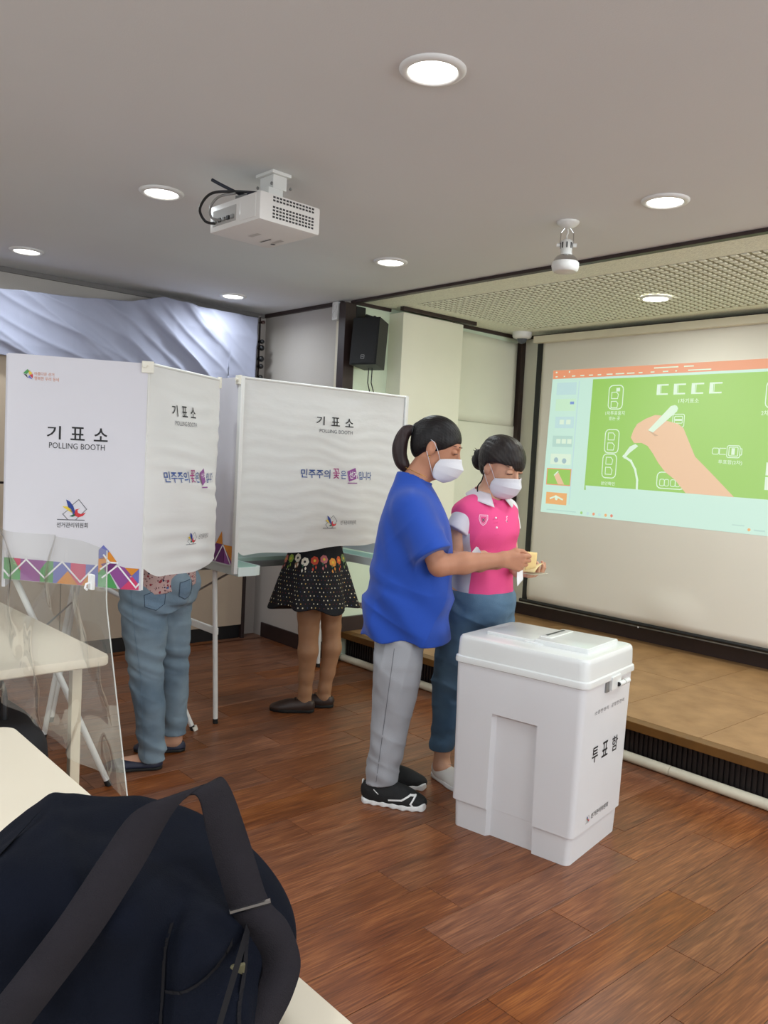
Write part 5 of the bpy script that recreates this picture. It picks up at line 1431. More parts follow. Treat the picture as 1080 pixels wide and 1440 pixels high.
def polo_mat():
    m = bpy.data.materials.new('pink_and_grey_polo'); m.use_nodes = True
    nt = m.node_tree; b = nt.nodes['Principled BSDF']; b.inputs['Roughness'].default_value = .8
    tc = nd(nt, 'ShaderNodeTexCoord'); sx = nd(nt, 'ShaderNodeSeparateXYZ'); nt.links.new(tc.outputs['Object'], sx.inputs[0])
    # side panel: the strip under the arm, measured across the body (left axis)
    la = (-math.sin(fB), math.cos(fB)); fa = (math.cos(fB), math.sin(fB))
    def dotn(ax, off):
        a = nd(nt, 'ShaderNodeMath', operation='MULTIPLY'); a.inputs[1].default_value = ax[0]; nt.links.new(sx.outputs[0], a.inputs[0])
        c = nd(nt, 'ShaderNodeMath', operation='MULTIPLY_ADD'); c.inputs[1].default_value = ax[1]; nt.links.new(sx.outputs[1], c.inputs[0]); nt.links.new(a.outputs[0], c.inputs[2])
        s = nd(nt, 'ShaderNodeMath', operation='SUBTRACT'); s.inputs[1].default_value = off; nt.links.new(c.outputs[0], s.inputs[0])
        return s
    lat = dotn(la, CB * la[0]); fwd = dotn(fa, CB * fa[0])
    ab = nd(nt, 'ShaderNodeMath', operation='ABSOLUTE'); nt.links.new(lat.outputs[0], ab.inputs[0])
    gt = nd(nt, 'ShaderNodeMath', operation='GREATER_THAN'); gt.inputs[1].default_value = .108; nt.links.new(ab.outputs[0], gt.inputs[0])
    fl_ = nd(nt, 'ShaderNodeMath', operation='LESS_THAN'); fl_.inputs[1].default_value = .070; nt.links.new(fwd.outputs[0], fl_.inputs[0])
    wl = nd(nt, 'ShaderNodeMath', operation='LESS_THAN'); wl.inputs[1].default_value = 1.10; nt.links.new(sx.outputs[2], wl.inputs[0])
    m1 = nd(nt, 'ShaderNodeMath', operation='MULTIPLY'); nt.links.new(gt.outputs[0], m1.inputs[0]); nt.links.new(fl_.outputs[0], m1.inputs[1])
    m2 = nd(nt, 'ShaderNodeMath', operation='MULTIPLY'); nt.links.new(m1.outputs[0], m2.inputs[0]); nt.links.new(wl.outputs[0], m2.inputs[1])
    mx = nd(nt, 'ShaderNodeMix', data_type='RGBA'); mx.inputs['A'].default_value = lin((232, 78, 138)); mx.inputs['B'].default_value = lin((200, 198, 206))
    nt.links.new(m2.outputs[0], mx.inputs['Factor']); nt.links.new(mx.outputs['Result'], b.inputs['Base Color'])
    n = nd(nt, 'ShaderNodeTexNoise'); n.inputs['Scale'].default_value = 420
    nt.links.new(tc.outputs['Object'], n.inputs[0]); bp_ = nd(nt, 'ShaderNodeBump'); bp_.inputs['Strength'].default_value = .2; bp_.inputs['Distance'].default_value = .005
    n3 = nd(nt, 'ShaderNodeTexNoise'); n3.noise_type = 'RIDGED_MULTIFRACTAL'; n3.normalize = True; n3.inputs['Scale'].default_value = 8; n3.inputs['Detail'].default_value = 1.5
    nt.links.new(tc.outputs['Object'], n3.inputs[0]); b3 = nd(nt, 'ShaderNodeBump'); b3.inputs['Strength'].default_value = .35; b3.inputs['Distance'].default_value = .012; b3.invert = True
    nt.links.new(n3.outputs['Fac'], b3.inputs['Height']); nt.links.new(b3.outputs[0], bp_.inputs['Normal'])
    nt.links.new(n.outputs['Fac'], bp_.inputs['Height']); nt.links.new(bp_.outputs[0], b.inputs['Normal'])
    return m
poloB_t = [(.797, CB, 0, .128, .150), (.83, CB, 0, .130, .152), (.86, CB, 0, .128, .150), (.95, CB, 0, .120, .142), (1.04, CB + .002, -.003, .122, .146), (1.11, CB + .008, -.010, .130, .152), (1.17, CB + .004, -.005, .118, .152),
           (1.215, CB, 0, .095, .138), (1.25, CB, .004, .072, .094), (1.275, CB, .006, .060, .066)]
def poloB(P):
    d = loft(P, poloB_t, fB, 2.1)
    d = smin(d, cone(P, (-.115, -.060, 1.205), (-.136, -.076, 1.19), .048, .048), .04)
    d = smin(d, cone(P, (.025, .075, 1.205), (.045, .088, 1.19), .048, .048), .04)
    w = P[2]
    d = d + (.005 * np.sin(w * 70 + 2.0 * np.sin(P[0] * 14 + P[1] * 6)) * np.exp(-((w - .98) / .06) ** 2) + .004 * wob(P, 18, 3.1, (1, 1, .8)) + .0015 * wob(P, 40, 1.2) - .006 * ridge((w - .25 * P[0]) * 22 + .6 * np.sin(P[0] * 16)) * np.exp(-((w - .97) / .07) ** 2) - .004 * ridge((P[0] - .5 * w) * 26 + .4) * np.exp(-((w - 1.07) / .05) ** 2)) * np.clip((1.24 - w) / .06, 0, 1)
    n = cone(P, (CB + .012, -.004, 1.235), (.004, -.018, 1.40), .050, .064)
    return smax(d, -n, .006)
poB = sdf_obj('polo_shirt', poloB, (-.27, -.22, .77), (.16, .22, 1.30), .0055, polo_mat(), pB)
def slv(P, a, b, r0, r1): return sleeveA(P, a, b, r0, r1) + .003 * wob(P, 26, .5)
sdf_obj('sleeve', lambda P: slv(P, (-.118, -.066, 1.192), (-.165, -.108, 1.098), .056, .0615), (-.27, -.22, 1.06), (-.04, .05, 1.29), .005, M_pale, poB)
sdf_obj('sleeve', lambda P: slv(P, (.045, .085, 1.200), (.062, .075, 1.110), .054, .051), (-.04, -.03, 1.06), (.15, .18, 1.28), .005, mat('white_pique', (228, 228, 230), .8, bump=.2, bscale=520), poB)
# collar flaps, placket, buttons, crest
col_o = np.array((CB + .004, .002, 1.268))
def collar(side):
    fx, fy = math.cos(fB), math.sin(fB); lx, ly = -math.sin(fB), math.cos(fB)
    def g(u, v):
        a = u * math.pi * .84
        r = .060 + .042 * v
        f = math.cos(math.pi - a) if True else 0
        ff = -math.cos(a); ll = math.sin(a) * side
        drop = v * (.026 + .030 * u ** 2)
        z = 1.303 - .030 * u - drop
        ext = .020 * u * v
        return (col_o[0] + fx * (ff * r + ext) + lx * ll * r, col_o[1] + fy * (ff * r + ext) + ly * ll * r, z)
    return MB().grid(g, 18, 6)
for s, m in ((1, MATS['white_pique']), (-1, mat('collar_pale', (214, 206, 214), .8))):
    c = collar(s).build('collar', m, poB, True); solidify(c, .002)
smB = surf_map([poB])
pr = Print(smB, .0015)
pr.line([(-.012, 1.225), (-.002, 1.16), (.006, 1.11)], .020, mat('pink_placket', (222, 68, 128), .8)); pr.build('placket', poB)
for u_, w_ in ((.0, 1.172), (.006, 1.132)):
    p = Vector(smB(u_, w_, .002))
    MB().lathe([(0, .0015), (.0045, .001), (.005, -.001)], tuple(p), rotm(90, 0, 18), 12).build('button', mat('pearl_button', (246, 226, 236), .3), poB, True)
pr = Print(smB, .0016); pr.dense = .006
cx_, cz_ = -.052, 1.162
shield = [(-.017, .020), (.017, .020), (.018, .004), (.011, -.014), (0, -.023), (-.011, -.014), (-.018, .004)]
I_shield = mat('crest_thread', (246, 196, 220), .8)
pr.line([(cx_ + a, cz_ + b) for a, b in shield], .0028, I_shield, 1, True); pr.line([(cx_ + a * .72, cz_ + b * .72) for a, b in shield], .0014, I_shield, 1, True)
pr.line([(cx_ - .006, cz_ + .006), (cx_ + .006, cz_ - .006)], .002, I_grey, 1); pr.line([(cx_ + .006, cz_ + .008), (cx_ - .004, cz_ - .008)], .002, I_grey, 1); pr.disc(cx_, cz_, .004, I_grey, 1)
pr.build('shield_crest', poB)
pr = Print(smB, .0016); pr.dense = .006
pr.line([(.044, 1.176), (.047, 1.168), (.043, 1.162), (.047, 1.155)], .0022, I_shield, 1); pr.disc(.0465, 1.178, .0025, I_shield, 1); pr.disc(.0475, 1.157, .002, I_grey, 1); pr.build('chest_emblem', poB)
def denim(name, a, b):
    m = mat(name, a, .85, rgb2=b, vscale=4.0, bump=.25, bscale=420, fold=.6, fscale=10, fst=(.8, .8, 1.2))
    return m
M_den = denim('mid_blue_denim', (62, 92, 122), (98, 128, 152))
def jeansB(P):
    d = ell(P, (CB, 0, .79), (.150, .150, .15))
    d = smin(d, chain(P, [(-.105, -.035, .78), (-.135, -.058, .60), (-.158, -.078, .42), (-.174, -.095, .14)], [.105, .092, .073, .0545]), .03)
    d = smin(d, chain(P, [(.012, .055, .78), (.012, .062, .60), (.012, .070, .42), (.010, .075, .14)], [.105, .092, .073, .0545]), .03)
    w = P[2]
    d = d + .004 * np.sin(w * 75 + 2.2 * np.sin(P[0] * 12)) * np.clip((.26 - w) / .12, 0, 1) + .005 * wob(P, 20, 5.2, (1, 1, .9)) + .002 * wob(P, 44, 2.5) - .006 * ridge((w + .4 * P[0]) * 26 + .7 * np.sin(P[1] * 15 + w * 5)) * (.3 + np.exp(-((w - .45) / .08) ** 2) + np.exp(-((w - .74) / .06) ** 2))
    return smax(smax(d, .135 - w, .004), w - .845, .004)
jB = sdf_obj('jeans', jeansB, (-.28, -.22, .11), (.16, .22, .87), .0065, M_den, pB)
M_wshoe = mat('white_canvas_shoe', (222, 218, 212), .6, var=.03)
for (hx_, hv) in ((-.206, -.050), (-.03, .115)):
    a = fB; o3 = (hx_, hv, 0)
    s = sdf_obj('shoe', lambda P: shoe_sdf(P, o3, a, .245, hgt=.92), (hx_ - .06, hv - .26, 0), (hx_ + .22, hv + .07, .12), .0045, M_wshoe, pB)
    sdf_obj('sole', lambda P: sole_sdf(P, o3, a, .245, .022), (hx_ - .06, hv - .26, -.005), (hx_ + .22, hv + .07, .05), .0045, M_sole_w, s)
    c, s_ = rot2(a)
    T = lambda x, y, z: (hx_ + x * c - y * s_, hv + x * s_ + y * c, z)
    for k in range(4):
        x = .100 + k * .018
        MB().tube([T(x - .004, -.022, .073 - k * .007), T(x + .003, 0, .080 - k * .008), T(x, .022, .073 - k * .007)], .0024, 6).build('lace', mat('grey_lace', (120, 122, 120), .8), s, True)
def hairB(P):
    q = hRB @ (P - V(hoB))
    d = ell(q, (-.012, 0, .040), (.112, .094, .098))
    d = smin(d, ell(q, (-.055, 0, -.015), (.050, .066, .062)), .03)
    line = np.interp(q[0], [-.12, -.075, -.040, -.012, .012, .040, .085, .12], [-.080, -.080, -.052, .012, .022, .022, .020, .022]).astype(F4)
    line = line + (-.016 * np.clip(q[1] / .05, 0, 1) + .020 * np.clip(-q[1] / .05, 0, 1)) * np.clip(q[0] / .05, 0, 1) + .004 * np.sin(q[1] * 120)
    d = smax(d, line - q[2], .006)
    d = smax(d, -ell(q, (.050, 0, -.07), (.075, .11, .085)), .006)
    return d + .0006 * np.sin(np.arctan2(q[1], q[2] + .02) * 46 + q[0] * 30) + .0025 * wob(P, 50, 1.0)
sdf_obj('hair', hairB, (-.17, -.17, 1.28), (.17, .13, 1.56), .0042, M_hairB, pB)
bunc = np.array(hoB) + hRB.T @ np.array((-.118, -.02, -.005))
sdf_obj('hair_bun', lambda P: smin(ell(P, tuple(bunc), (.034, .034, .038)), ell(P, tuple(bunc + np.array((-.006, 0, -.026))), (.026, .026, .030)), .02) + .004 * wob(P, 90, 2.0), tuple(bunc - .075), tuple(bunc + .075), .0042, M_hairB, pB)
rnd = random.Random(3)
for k in range(9):
    a = rnd.uniform(.6, 3.6); L = rnd.uniform(.03, .055)
    p0 = bunc + np.array((math.cos(a) * .02, 0, math.sin(a) * .02)); p1 = bunc + np.array((math.cos(a) * L, rnd.uniform(-.02, .02), math.sin(a) * L))
    MB().tube([tuple(p0), tuple((p0 + p1) / 2 + np.array((0, 0, .004))), tuple(p1)], .002, 5, rs=[.003, .0022, .0006]).build('loose_strand', M_hairB, pB)
sB = [tuple(np.array(hoB) + hRB.T @ np.array(p)) for p in ((-.012, -.086, -.03), (-.006, -.092, -.065), (-.018, -.092, -.10), (0, -.094, -.135), (-.014, -.09, -.160), (-.02, -.085, -.150))]
MB().tube(smoothpath(sB), .0032, 6).build('loose_lock', M_hairB, pB, True)
mask_obj(hoB, hRB, pB); eye_marks(hoB, hRB, pB)

# ------------------------------------------------------------------ voter in jeans behind the left curtain
pC = person_root(-3.32, 1.68, 'voter in faded jeans and a floral blouse behind the curtain of the left booth')
fC = math.radians(150)
cC = (-.045, .0)
hoC, hRC = (-.085, .03, 1.43), axes(150, 20)
torsoC = [(.80, cC[0], 0, .105, .14), (.95, cC[0], 0, .095, .125), (1.10, cC[0], 0, .105, .135), (1.20, cC[0], 0, .085, .14), (1.26, cC[0], 0, .06, .09), (1.30, cC[0], 0, .05, .055)]
def armpts(c, f, lat, sh_w, el_w, wr_w, reach):
    out_ = []
    fx, fy = math.cos(f), math.sin(f); lx, ly = -fy, fx
    for s in (1, -1):
        sh = (c[0] + lx * lat * s, c[1] + ly * lat * s, sh_w)
        el = (sh[0] + fx * .03 + lx * .02 * s, sh[1] + fy * .03 + ly * .02 * s, el_w)
        wr = (c[0] + fx * reach + lx * .06 * s, c[1] + fy * reach + ly * .06 * s, wr_w)
        out_.append((sh, el, wr))
    return out_
armC = armpts(cC, fC, .155, 1.20, .95, .98, .26)
feetC = [(-.030, -.112), (.062, .092)]
def voter_skin(ho, hR, c, tors, f, arms, legs, toe):
    def fn(P):
        d = near(P, ho, .21, lambda Q: head_sdf(hR @ (Q - V(ho))))
        d = smin(d, cone(P, (ho[0] - .02 * math.cos(f), ho[1] - .02 * math.sin(f), ho[2] - .05), (c[0], c[1], 1.28), .050, .055), .03)
        d = smin(d, loft(P, tors, f), .03)
        for i, (sh, el, wr) in enumerate(arms):
            d = smin(d, cone(P, sh, el, .045, .037), .03); d = smin(d, cone(P, el, wr, .037, .025), .02)
            D = (math.cos(f), math.sin(f), -.2); S = (math.sin(f) * (1 if i == 0 else -1), -math.cos(f) * (1 if i == 0 else -1), .3)
            d = smin(d, near(P, wr, .24, lambda Q: hand_sdf(Q, wr, D, (0, 0, -1), S, [(20, 30, 20)] * 4, ((.045, .04, .01), (.075, .045, .02), (.1, .04, .025)), .95)), .02)
        for pts, rs in legs:
            d = smin(d, chain(P, pts, rs, .02), .03)
            e = pts[-1]; d = smin(d, cone(P, (e[0], e[1], .045), (e[0] + toe[0], e[1] + toe[1], .030), .028, .022), .03)
        return d
    return fn
legsC = [([(-.09, -.075, .82), (-.080, -.092, .45), (-.036, -.110, .10), (-.036, -.110, .06)], [.09, .05, .036, .034]), ([(.0, .078, .82), (.035, .085, .45), (.052, .094, .10), (.052, .094, .06)], [.09, .05, .036, .034])]
sdf_obj('body', voter_skin(hoC, hRC, cC, torsoC, fC, armC, legsC, (-.12, .01)), (-.46, -.32, .01), (.22, .34, 1.58), .007, M_skinB, pC)
M_lden = denim('light_faded_denim', (92, 112, 128), (140, 158, 168))
def jeansC(P):
    d = loft(P, [(.70, cC[0], 0, .14, .165), (.78, cC[0] + .005, -.002, .142, .172), (.86, cC[0], 0, .128, .16), (.93, cC[0], 0, .11, .14)], fC, 2.0)
    d = smin(d, ell(P, (cC[0] + .075, -.09, .80), (.072, .068, .085)), .03); d = smin(d, ell(P, (cC[0] + .120, .030, .80), (.066, .066, .085)), .03)
    d = smin(d, chain(P, [(-.098, -.075, .76), (-.092, -.085, .60), (-.082, -.092, .45), (-.060, -.10, .28), (-.038, -.110, .04)], [.104, .094, .074, .066, .0525]), .025)
    d = smin(d, chain(P, [(.008, .078, .76), (.020, .080, .60), (.035, .086, .45), (.046, .09, .28), (.052, .094, .06)], [.102, .090, .072, .064, .051]), .025)
    w = P[2]
    d = d + .0055 * np.sin((w + .25 * P[0]) * 95 + 2.0 * np.sin(P[0] * 11 + 1)) * (np.exp(-((w - .71) / .05) ** 2) + .8 * np.exp(-((w - .45) / .07) ** 2) + .6 * np.clip((.22 - w) / .14, 0, 1)) + .004 * wob(P, 21, 1.9) + .0015 * wob(P, 47, .4) - .007 * ridge((w + .35 * P[0]) * 30 + .7 * np.sin(P[0] * 13 + w * 4)) * (.25 + np.exp(-((w - .69) / .06) ** 2) + .8 * np.exp(-((w - .45) / .08) ** 2) + .5 * np.clip((.2 - w) / .12, 0, 1))
    return smax(d, .038 + .045 * np.clip((P[1] + .02) / .06, 0, 1) - w, .004)
jC = sdf_obj('jeans', jeansC, (-.27, -.25, .01), (.24, .27, .95), .0055, M_lden, pC)
smC = surf_map([jC])
M_stitch = mat('dark_stitch', (46, 62, 80), .8); M_patch = mat('pocket_denim', (104, 126, 144), .85, bump=.25, bscale=420)
def seg(a, b, n=8): return [(a[0] + (b[0] - a[0]) * k / n, a[1] + (b[1] - a[1]) * k / n) for k in range(n + 1)]
for pk in ([(-.095, .775), (-.005, .812), (-.012, .735), (-.045, .712), (-.090, .728)], [(.050, .826), (.100, .838), (.098, .765), (.072, .752), (.048, .768)]):
    pr = Print(smC, .0015)
    cx_ = sum(p[0] for p in pk) / 5; cz_ = sum(p[1] for p in pk) / 5
    ring = []
    for i in range(5): ring += seg(pk[i], pk[(i + 1) % 5], 5)[:-1]
    inner = [[(cx_ + (x - cx_) * t, cz_ + (z - cz_) * t) for x, z in ring] for t in (1, .66, .33)]
    for a_, b_ in ((0, 1), (1, 2)):
        for i in range(len(ring)):
            j = (i + 1) % len(ring); pr.add([inner[a_][i], inner[a_][j], inner[b_][j], inner[b_][i]], [(0, 1, 2, 3)], M_patch)
    pr.poly(inner[2], M_patch)
    pr.line(ring, .0025, M_stitch, 1, True)
    pr.build('back_pocket', jC)
pr = Print(smC, .0016); pr.dense = .01; pr.line(seg((-.150, .80), (-.128, .62), 8) + seg((-.126, .60), (-.098, .42), 8) + seg((-.096, .40), (-.070, .06), 12), .0022, M_patch, 1); pr.build('side_seam', jC)
M_navy = mat('navy_leather', (38, 42, 62), .5, var=.1)
for (hx_, hv, tx_, tv) in ((.004, -.112, -.236, -.098), (.104, .095, -.130, .110)):
    a = math.atan2(tv - hv, tx_ - hx_); L = math.hypot(tx_ - hx_, tv - hv); o3 = (hx_, hv, 0)
    s = sdf_obj('shoe', lambda P: shoe_sdf(P, o3, a, L, low=True), (tx_ - .03, hv - .08, 0), (hx_ + .03, hv + .09, .10), .0045, M_navy, pC)
    sdf_obj('sole', lambda P: sole_sdf(P, o3, a, L, .014), (tx_ - .03, hv - .08, -.005), (hx_ + .03, hv + .09, .05), .0045, M_rubber, s)
def floral_mat():
    m = bpy.data.materials.new('dusty_pink_floral'); m.use_nodes = True
    nt = m.node_tree; b = nt.nodes['Principled BSDF']; b.inputs['Roughness'].default_value = .85
    tc = nd(nt, 'ShaderNodeTexCoord')
    last = None; base = lin((196, 164, 158))
    for i, (sc, th, c) in enumerate(((90, .30, (120, 84, 86)), (46, .22, (34, 40, 74)), (30, .17, (150, 44, 58)), (24, .13, (84, 112, 168)))):
        v = nd(nt, 'ShaderNodeTexVoronoi'); v.inputs['Scale'].default_value = sc
        mp = nd(nt, 'ShaderNodeMapping'); mp.inputs['Location'].default_value = (i * 1.7, i * .9, i * 2.3); nt.links.new(tc.outputs['Object'], mp.inputs[0]); nt.links.new(mp.outputs[0], v.inputs['Vector'])
        lt = nd(nt, 'ShaderNodeMath', operation='LESS_THAN'); lt.inputs[1].default_value = th; nt.links.new(v.outputs['Distance'], lt.inputs[0])
        mx = nd(nt, 'ShaderNodeMix', data_type='RGBA'); mx.inputs['B'].default_value = lin(c)
        nt.links.new(lt.outputs[0], mx.inputs['Factor'])
        if last is None: mx.inputs['A'].default_value = base
        else: nt.links.new(last.outputs['Result'], mx.inputs['A'])
        last = mx
    nt.links.new(last.outputs['Result'], b.inputs['Base Color'])
    return m
M_flor = floral_mat()
def blouseC(P):
    d = loft(P, [(.74, cC[0] + .01, 0, .155, .185), (.82, cC[0] + .01, 0, .155, .183), (.95, cC[0], 0, .135, .165), (1.10, cC[0], 0, .135, .165), (1.20, cC[0], 0, .105, .160), (1.26, cC[0], 0, .075, .11), (1.30, cC[0], 0, .06, .066)], fC, 2.1)
    for sh, el, wr in armC: d = smin(d, sleeveA(P, sh, tuple(np.array(sh) * .35 + np.array(el) * .65), .062, .060), .04)
    d = d + .005 * wob(P, 20, 2.4, (1, 1, .5))
    return smax(d, .783 + .16 * P[0] - P[2], .005)
sdf_obj('blouse', blouseC, (-.32, -.30, .70), (.22, .30, 1.33), .0075, M_flor, pC)
def simple_hair(ho, hR):
    def fn(P):
        q = hR @ (P - V(ho))
        d = ell(q, (-.014, 0, .036), (.108, .088, .096)); d = smin(d, ell(q, (-.06, 0, -.05), (.05, .07, .09)), .03)
        return smax(smax(d, -ell(q, (.055, 0, -.06), (.075, .10, .095)), .006), -.13 - q[2], .01) + .002 * wob(P, 70, 1.0)
    return fn
sdf_obj('hair', simple_hair(hoC, hRC), (hoC[0] - .18, hoC[1] - .16, 1.26), (hoC[0] + .18, hoC[1] + .16, 1.60), .006, M_hairB, pC)

# ------------------------------------------------------------------ voter in a skirt behind the right curtain
pD = person_root(-3.56, 2.64, 'voter in a black dotted floral skirt and brown shoes behind the wide booth curtain')
fD = math.radians(135)
cD = (.030, .02)
hoD, hRD = (-.02, .07, 1.42), axes(140, 20)
torsoD = [(.82, cD[0], cD[1], .10, .135), (.95, cD[0], cD[1], .09, .12), (1.10, cD[0], cD[1], .10, .13), (1.19, cD[0], cD[1], .08, .135), (1.25, cD[0], cD[1], .06, .09), (1.29, cD[0], cD[1], .05, .055)]
armD = armpts(cD, fD, .15, 1.18, .95, .98, .27)
legsD = [([(-.02, -.05, .80), (.004, -.045, .53), (.006, -.045, .46), (.008, -.050, .34), (.004, -.035, .20), (.002, -.030, .11), (.002, -.030, .06)], [.085, .060, .054, .0535, .040, .035, .034]),
         ([(.09, .06, .80), (.125, .055, .53), (.130, .055, .46), (.138, .050, .34), (.122, .060, .20), (.110, .062, .11), (.110, .062, .06)], [.085, .058, .053, .0525, .040, .035, .034])]
M_tan = skin_mat('tan_stocking', (170, 128, 96))
sdf_obj('body', voter_skin(hoD, hRD, cD, torsoD, fD, armD, legsD, (-.12, .03)), (-.42, -.26, .01), (.34, .44, 1.57), .006, M_tan, pD)
def skirt_r(th, w):
    t = np.clip((.93 - w) / .345, 0, 1.05)
    base = .130 + .098 * t ** .9
    return base + (.016 * np.cos(7 * th + 1.0) + .010 * np.cos(11 * th + 2.2) + .006 * np.cos(4 * th)) * t ** 1.2
SKC = (.026, .0)
def skirtD(P):
    x, y, w = P[0] - SKC[0], (P[1] - SKC[1]) * 1.12, P[2]
    th = np.arctan2(y, x); r = np.sqrt(x * x + y * y)
    d = (r - skirt_r(th, w)) * .85
    hem = .583 + .010 * np.cos(7 * th + 1.0) * -1 + .012 * np.cos(3 * th)
    return smax(smax(d, hem - w, .003), w - .93, .003)
M_skirt = mat('black_print_cotton', (15, 16, 22), .85, var=.1, bump=.1, bscale=400)
skD = sdf_obj('skirt', skirtD, (-.30, -.30, .54), (.34, .30, .95), .0055, M_skirt, pD)
def sk_map(a, w, l):
    r = float(skirt_r(np.array(a), np.array(w))) + l
    return (SKC[0] + r * math.cos(a), SKC[1] + r * math.sin(a) / 1.12, w)
dots = Print(sk_map, .0014); rnd = random.Random(5)
inks = [mat('dot_cream', (236, 226, 196), .8), mat('dot_gold', (214, 176, 96), .8), mat('dot_cream', (236, 226, 196), .8), mat('dot_red', (120, 48, 56), .8), mat('dot_blue', (66, 78, 124), .8)]
for j in range(13):
    w = .603 + j * .0205
    for i in range(34):
        a = math.pi + i * (math.pi / 33) + (.047 if j % 2 else 0)
        if w > .80: continue
        k = (i * 3 + j * 5) % 7
        m = inks[min(4, (0, 3, 1, 4, 0, 3, 2)[k])]
        r = .0028 if k in (0, 2, 4, 6) else .0020
        n = 8; pts = [(a + r / .2 * math.cos(2 * math.pi * q / n), w + r * 1.25 * math.sin(2 * math.pi * q / n)) for q in range(n)]
        dots.add(pts, [tuple(range(n))], m)
o = dots.build('dot_print', skD); o['kind'] = 'stuff'
fcols = [(206, 120, 110), (150, 176, 70), (238, 232, 214), (238, 232, 214), (196, 74, 50), (190, 110, 110), (226, 150, 60), (214, 96, 50), (120, 140, 90)]
for i, c in enumerate(fcols):
    fp = Print(sk_map, .0018); a0 = math.pi + .28 + i * .315; w0 = .838 + .008 * ((i * 7) % 3)
    pm_ = mat('petal_%d_%d_%d' % c, c, .8)
    for k in range(7):
        t = 2 * math.pi * k / 7; r = .021
        ax, wx = a0 + r * .62 / .17 * math.cos(t), w0 + r * .62 * math.sin(t)
        n = 7; fp.add([(ax + .0105 / .17 * math.cos(2 * math.pi * q / n), wx + .0105 * math.sin(2 * math.pi * q / n)) for q in range(n)], [tuple(range(n))], pm_)
    n = 9; fp.add([(a0 + .007 / .17 * math.cos(2 * math.pi * q / n), w0 + .007 * math.sin(2 * math.pi * q / n)) for q in range(n)], [tuple(range(n))], I_black if i in (2, 3) else I_yellow, 1)
    for k in range(3):
        ax, wx = a0 + (.05 if k % 2 else -.045), w0 - .022 - k * .012
        fp.add([(ax, wx + .011), (ax + .03, wx), (ax, wx - .011), (ax - .03, wx)], [(0, 1, 2, 3)], pm_ if k else I_dgreen)
    fp.build('flower_print', skD)
M_top = mat('grey_brown_top', (120, 108, 104), .85, var=.1)
def topD(P):
    d = loft(P, [(.88, cD[0], cD[1], .125, .155), (1.0, cD[0], cD[1], .12, .15), (1.10, cD[0], cD[1], .125, .155), (1.19, cD[0], cD[1], .10, .15), (1.25, cD[0], cD[1], .075, .11), (1.29, cD[0], cD[1], .06, .066)], fD, 2.1)
    for sh, el, wr in armD: d = smin(d, sleeveA(P, sh, tuple(np.array(sh) * .3 + np.array(el) * .7), .06, .058), .04)
    return d
sdf_obj('blouse', topD, (-.26, -.26, .84), (.32, .30, 1.32), .010, M_top, pD)
sdf_obj('hair', simple_hair(hoD, hRD), (hoD[0] - .18, hoD[1] - .17, 1.24), (hoD[0] + .18, hoD[1] + .17, 1.60), .007, M_hairB, pD)
M_brown = mat('dark_brown_leather', (58, 42, 36), .45, var=.15)
for (hx_, hv, tx_, tv) in ((.056, -.040, -.190, -.020), (.164, .055, -.075, .085)):
    a = math.atan2(tv - hv, tx_ - hx_); L = math.hypot(tx_ - hx_, tv - hv); o3 = (hx_, hv, 0)
    s = sdf_obj('shoe', lambda P: shoe_sdf(P, o3, a, L, hgt=.86), (tx_ - .03, hv - .09, 0), (hx_ + .03, hv + .11, .12), .0045, M_brown, pD)
    sdf_obj('sole', lambda P: sole_sdf(P, o3, a, L, .018), (tx_ - .03, hv - .09, -.005), (hx_ + .03, hv + .11, .05), .0045, M_rubber, s)
    c, s_ = rot2(a); T = lambda x, y, z: (hx_ + x * c - y * s_, hv + x * s_ + y * c, z)
    for k in range(3):
        x = .105 + k * .018; MB().tube([T(x - .003, -.02, .069 - k * .006), T(x + .003, 0, .076 - k * .007), T(x, .02, .069 - k * .006)], .0024, 6).build('lace', M_black, s, True)

# ------------------------------------------------------------------ papers in their hands
def sheet_obj(name, root_label, cat, corners, m, px, bend=0.0, n=6):
    c = [Vector(p) for p in corners]
    def g(u, v):
        p = c[0] * (1 - u) * (1 - v) + c[1] * u * (1 - v) + c[2] * u * v + c[3] * (1 - u) * v
        nn = (c[1] - c[0]).cross(c[3] - c[0]).normalized()
        return p + nn * bend * math.sin(math.pi * v)
    o = MB().grid(g, n, n).build(name, m, None, True); solidify(o, .0006)
    rz = math.atan2(-px[0], px[1]); M = Matrix.Translation((px[0], px[1], 0)) @ Matrix.Rotation(rz, 4, 'Z')
    o.data.transform(M)
    return tag(o, root_label, cat)
M_paper = mat('white_paper', (238, 238, 240), .8); M_env = mat('cream_yellow_paper', (236, 206, 142), .8, var=.04, vscale=8); M_env2 = mat('pale_yellow_paper', (240, 220, 160), .8)
PA = (-2.34, 2.27); PB = (-2.368, 2.760)
sheet_obj('ballot_paper', 'white ballot paper hanging from the fingers of the woman in blue', 'paper', [(.392, -.040, .998), (.418, -.010, 1.012), (.421, -.010, .950), (.396, -.040, .925)], M_paper, PA, .002)
sheet_obj('yellow_envelope', 'upright cream envelope between the two women\'s hands', 'envelope', [(.428, .012, .985), (.472, .032, .992), (.476, .032, 1.056), (.432, .012, 1.060)], M_env, PA, .003)
sheet_obj('yellow_slip', 'yellow slip lying tilted on the open hand above the grey card', 'paper', [(.120, -.205, .962), (.172, -.230, .964), (.208, -.165, .996), (.150, -.125, .985)], M_env2, PB, .006)
sheet_obj('grey_card', 'thin grey card lying flat on the pink polo wearer\'s hand', 'card', [(.118, -.222, .956), (.168, -.250, .955), (.231, -.170, .955), (.168, -.118, .957)], mat('grey_card', (176, 170, 150), .6), PB, .0)
fo = MB()
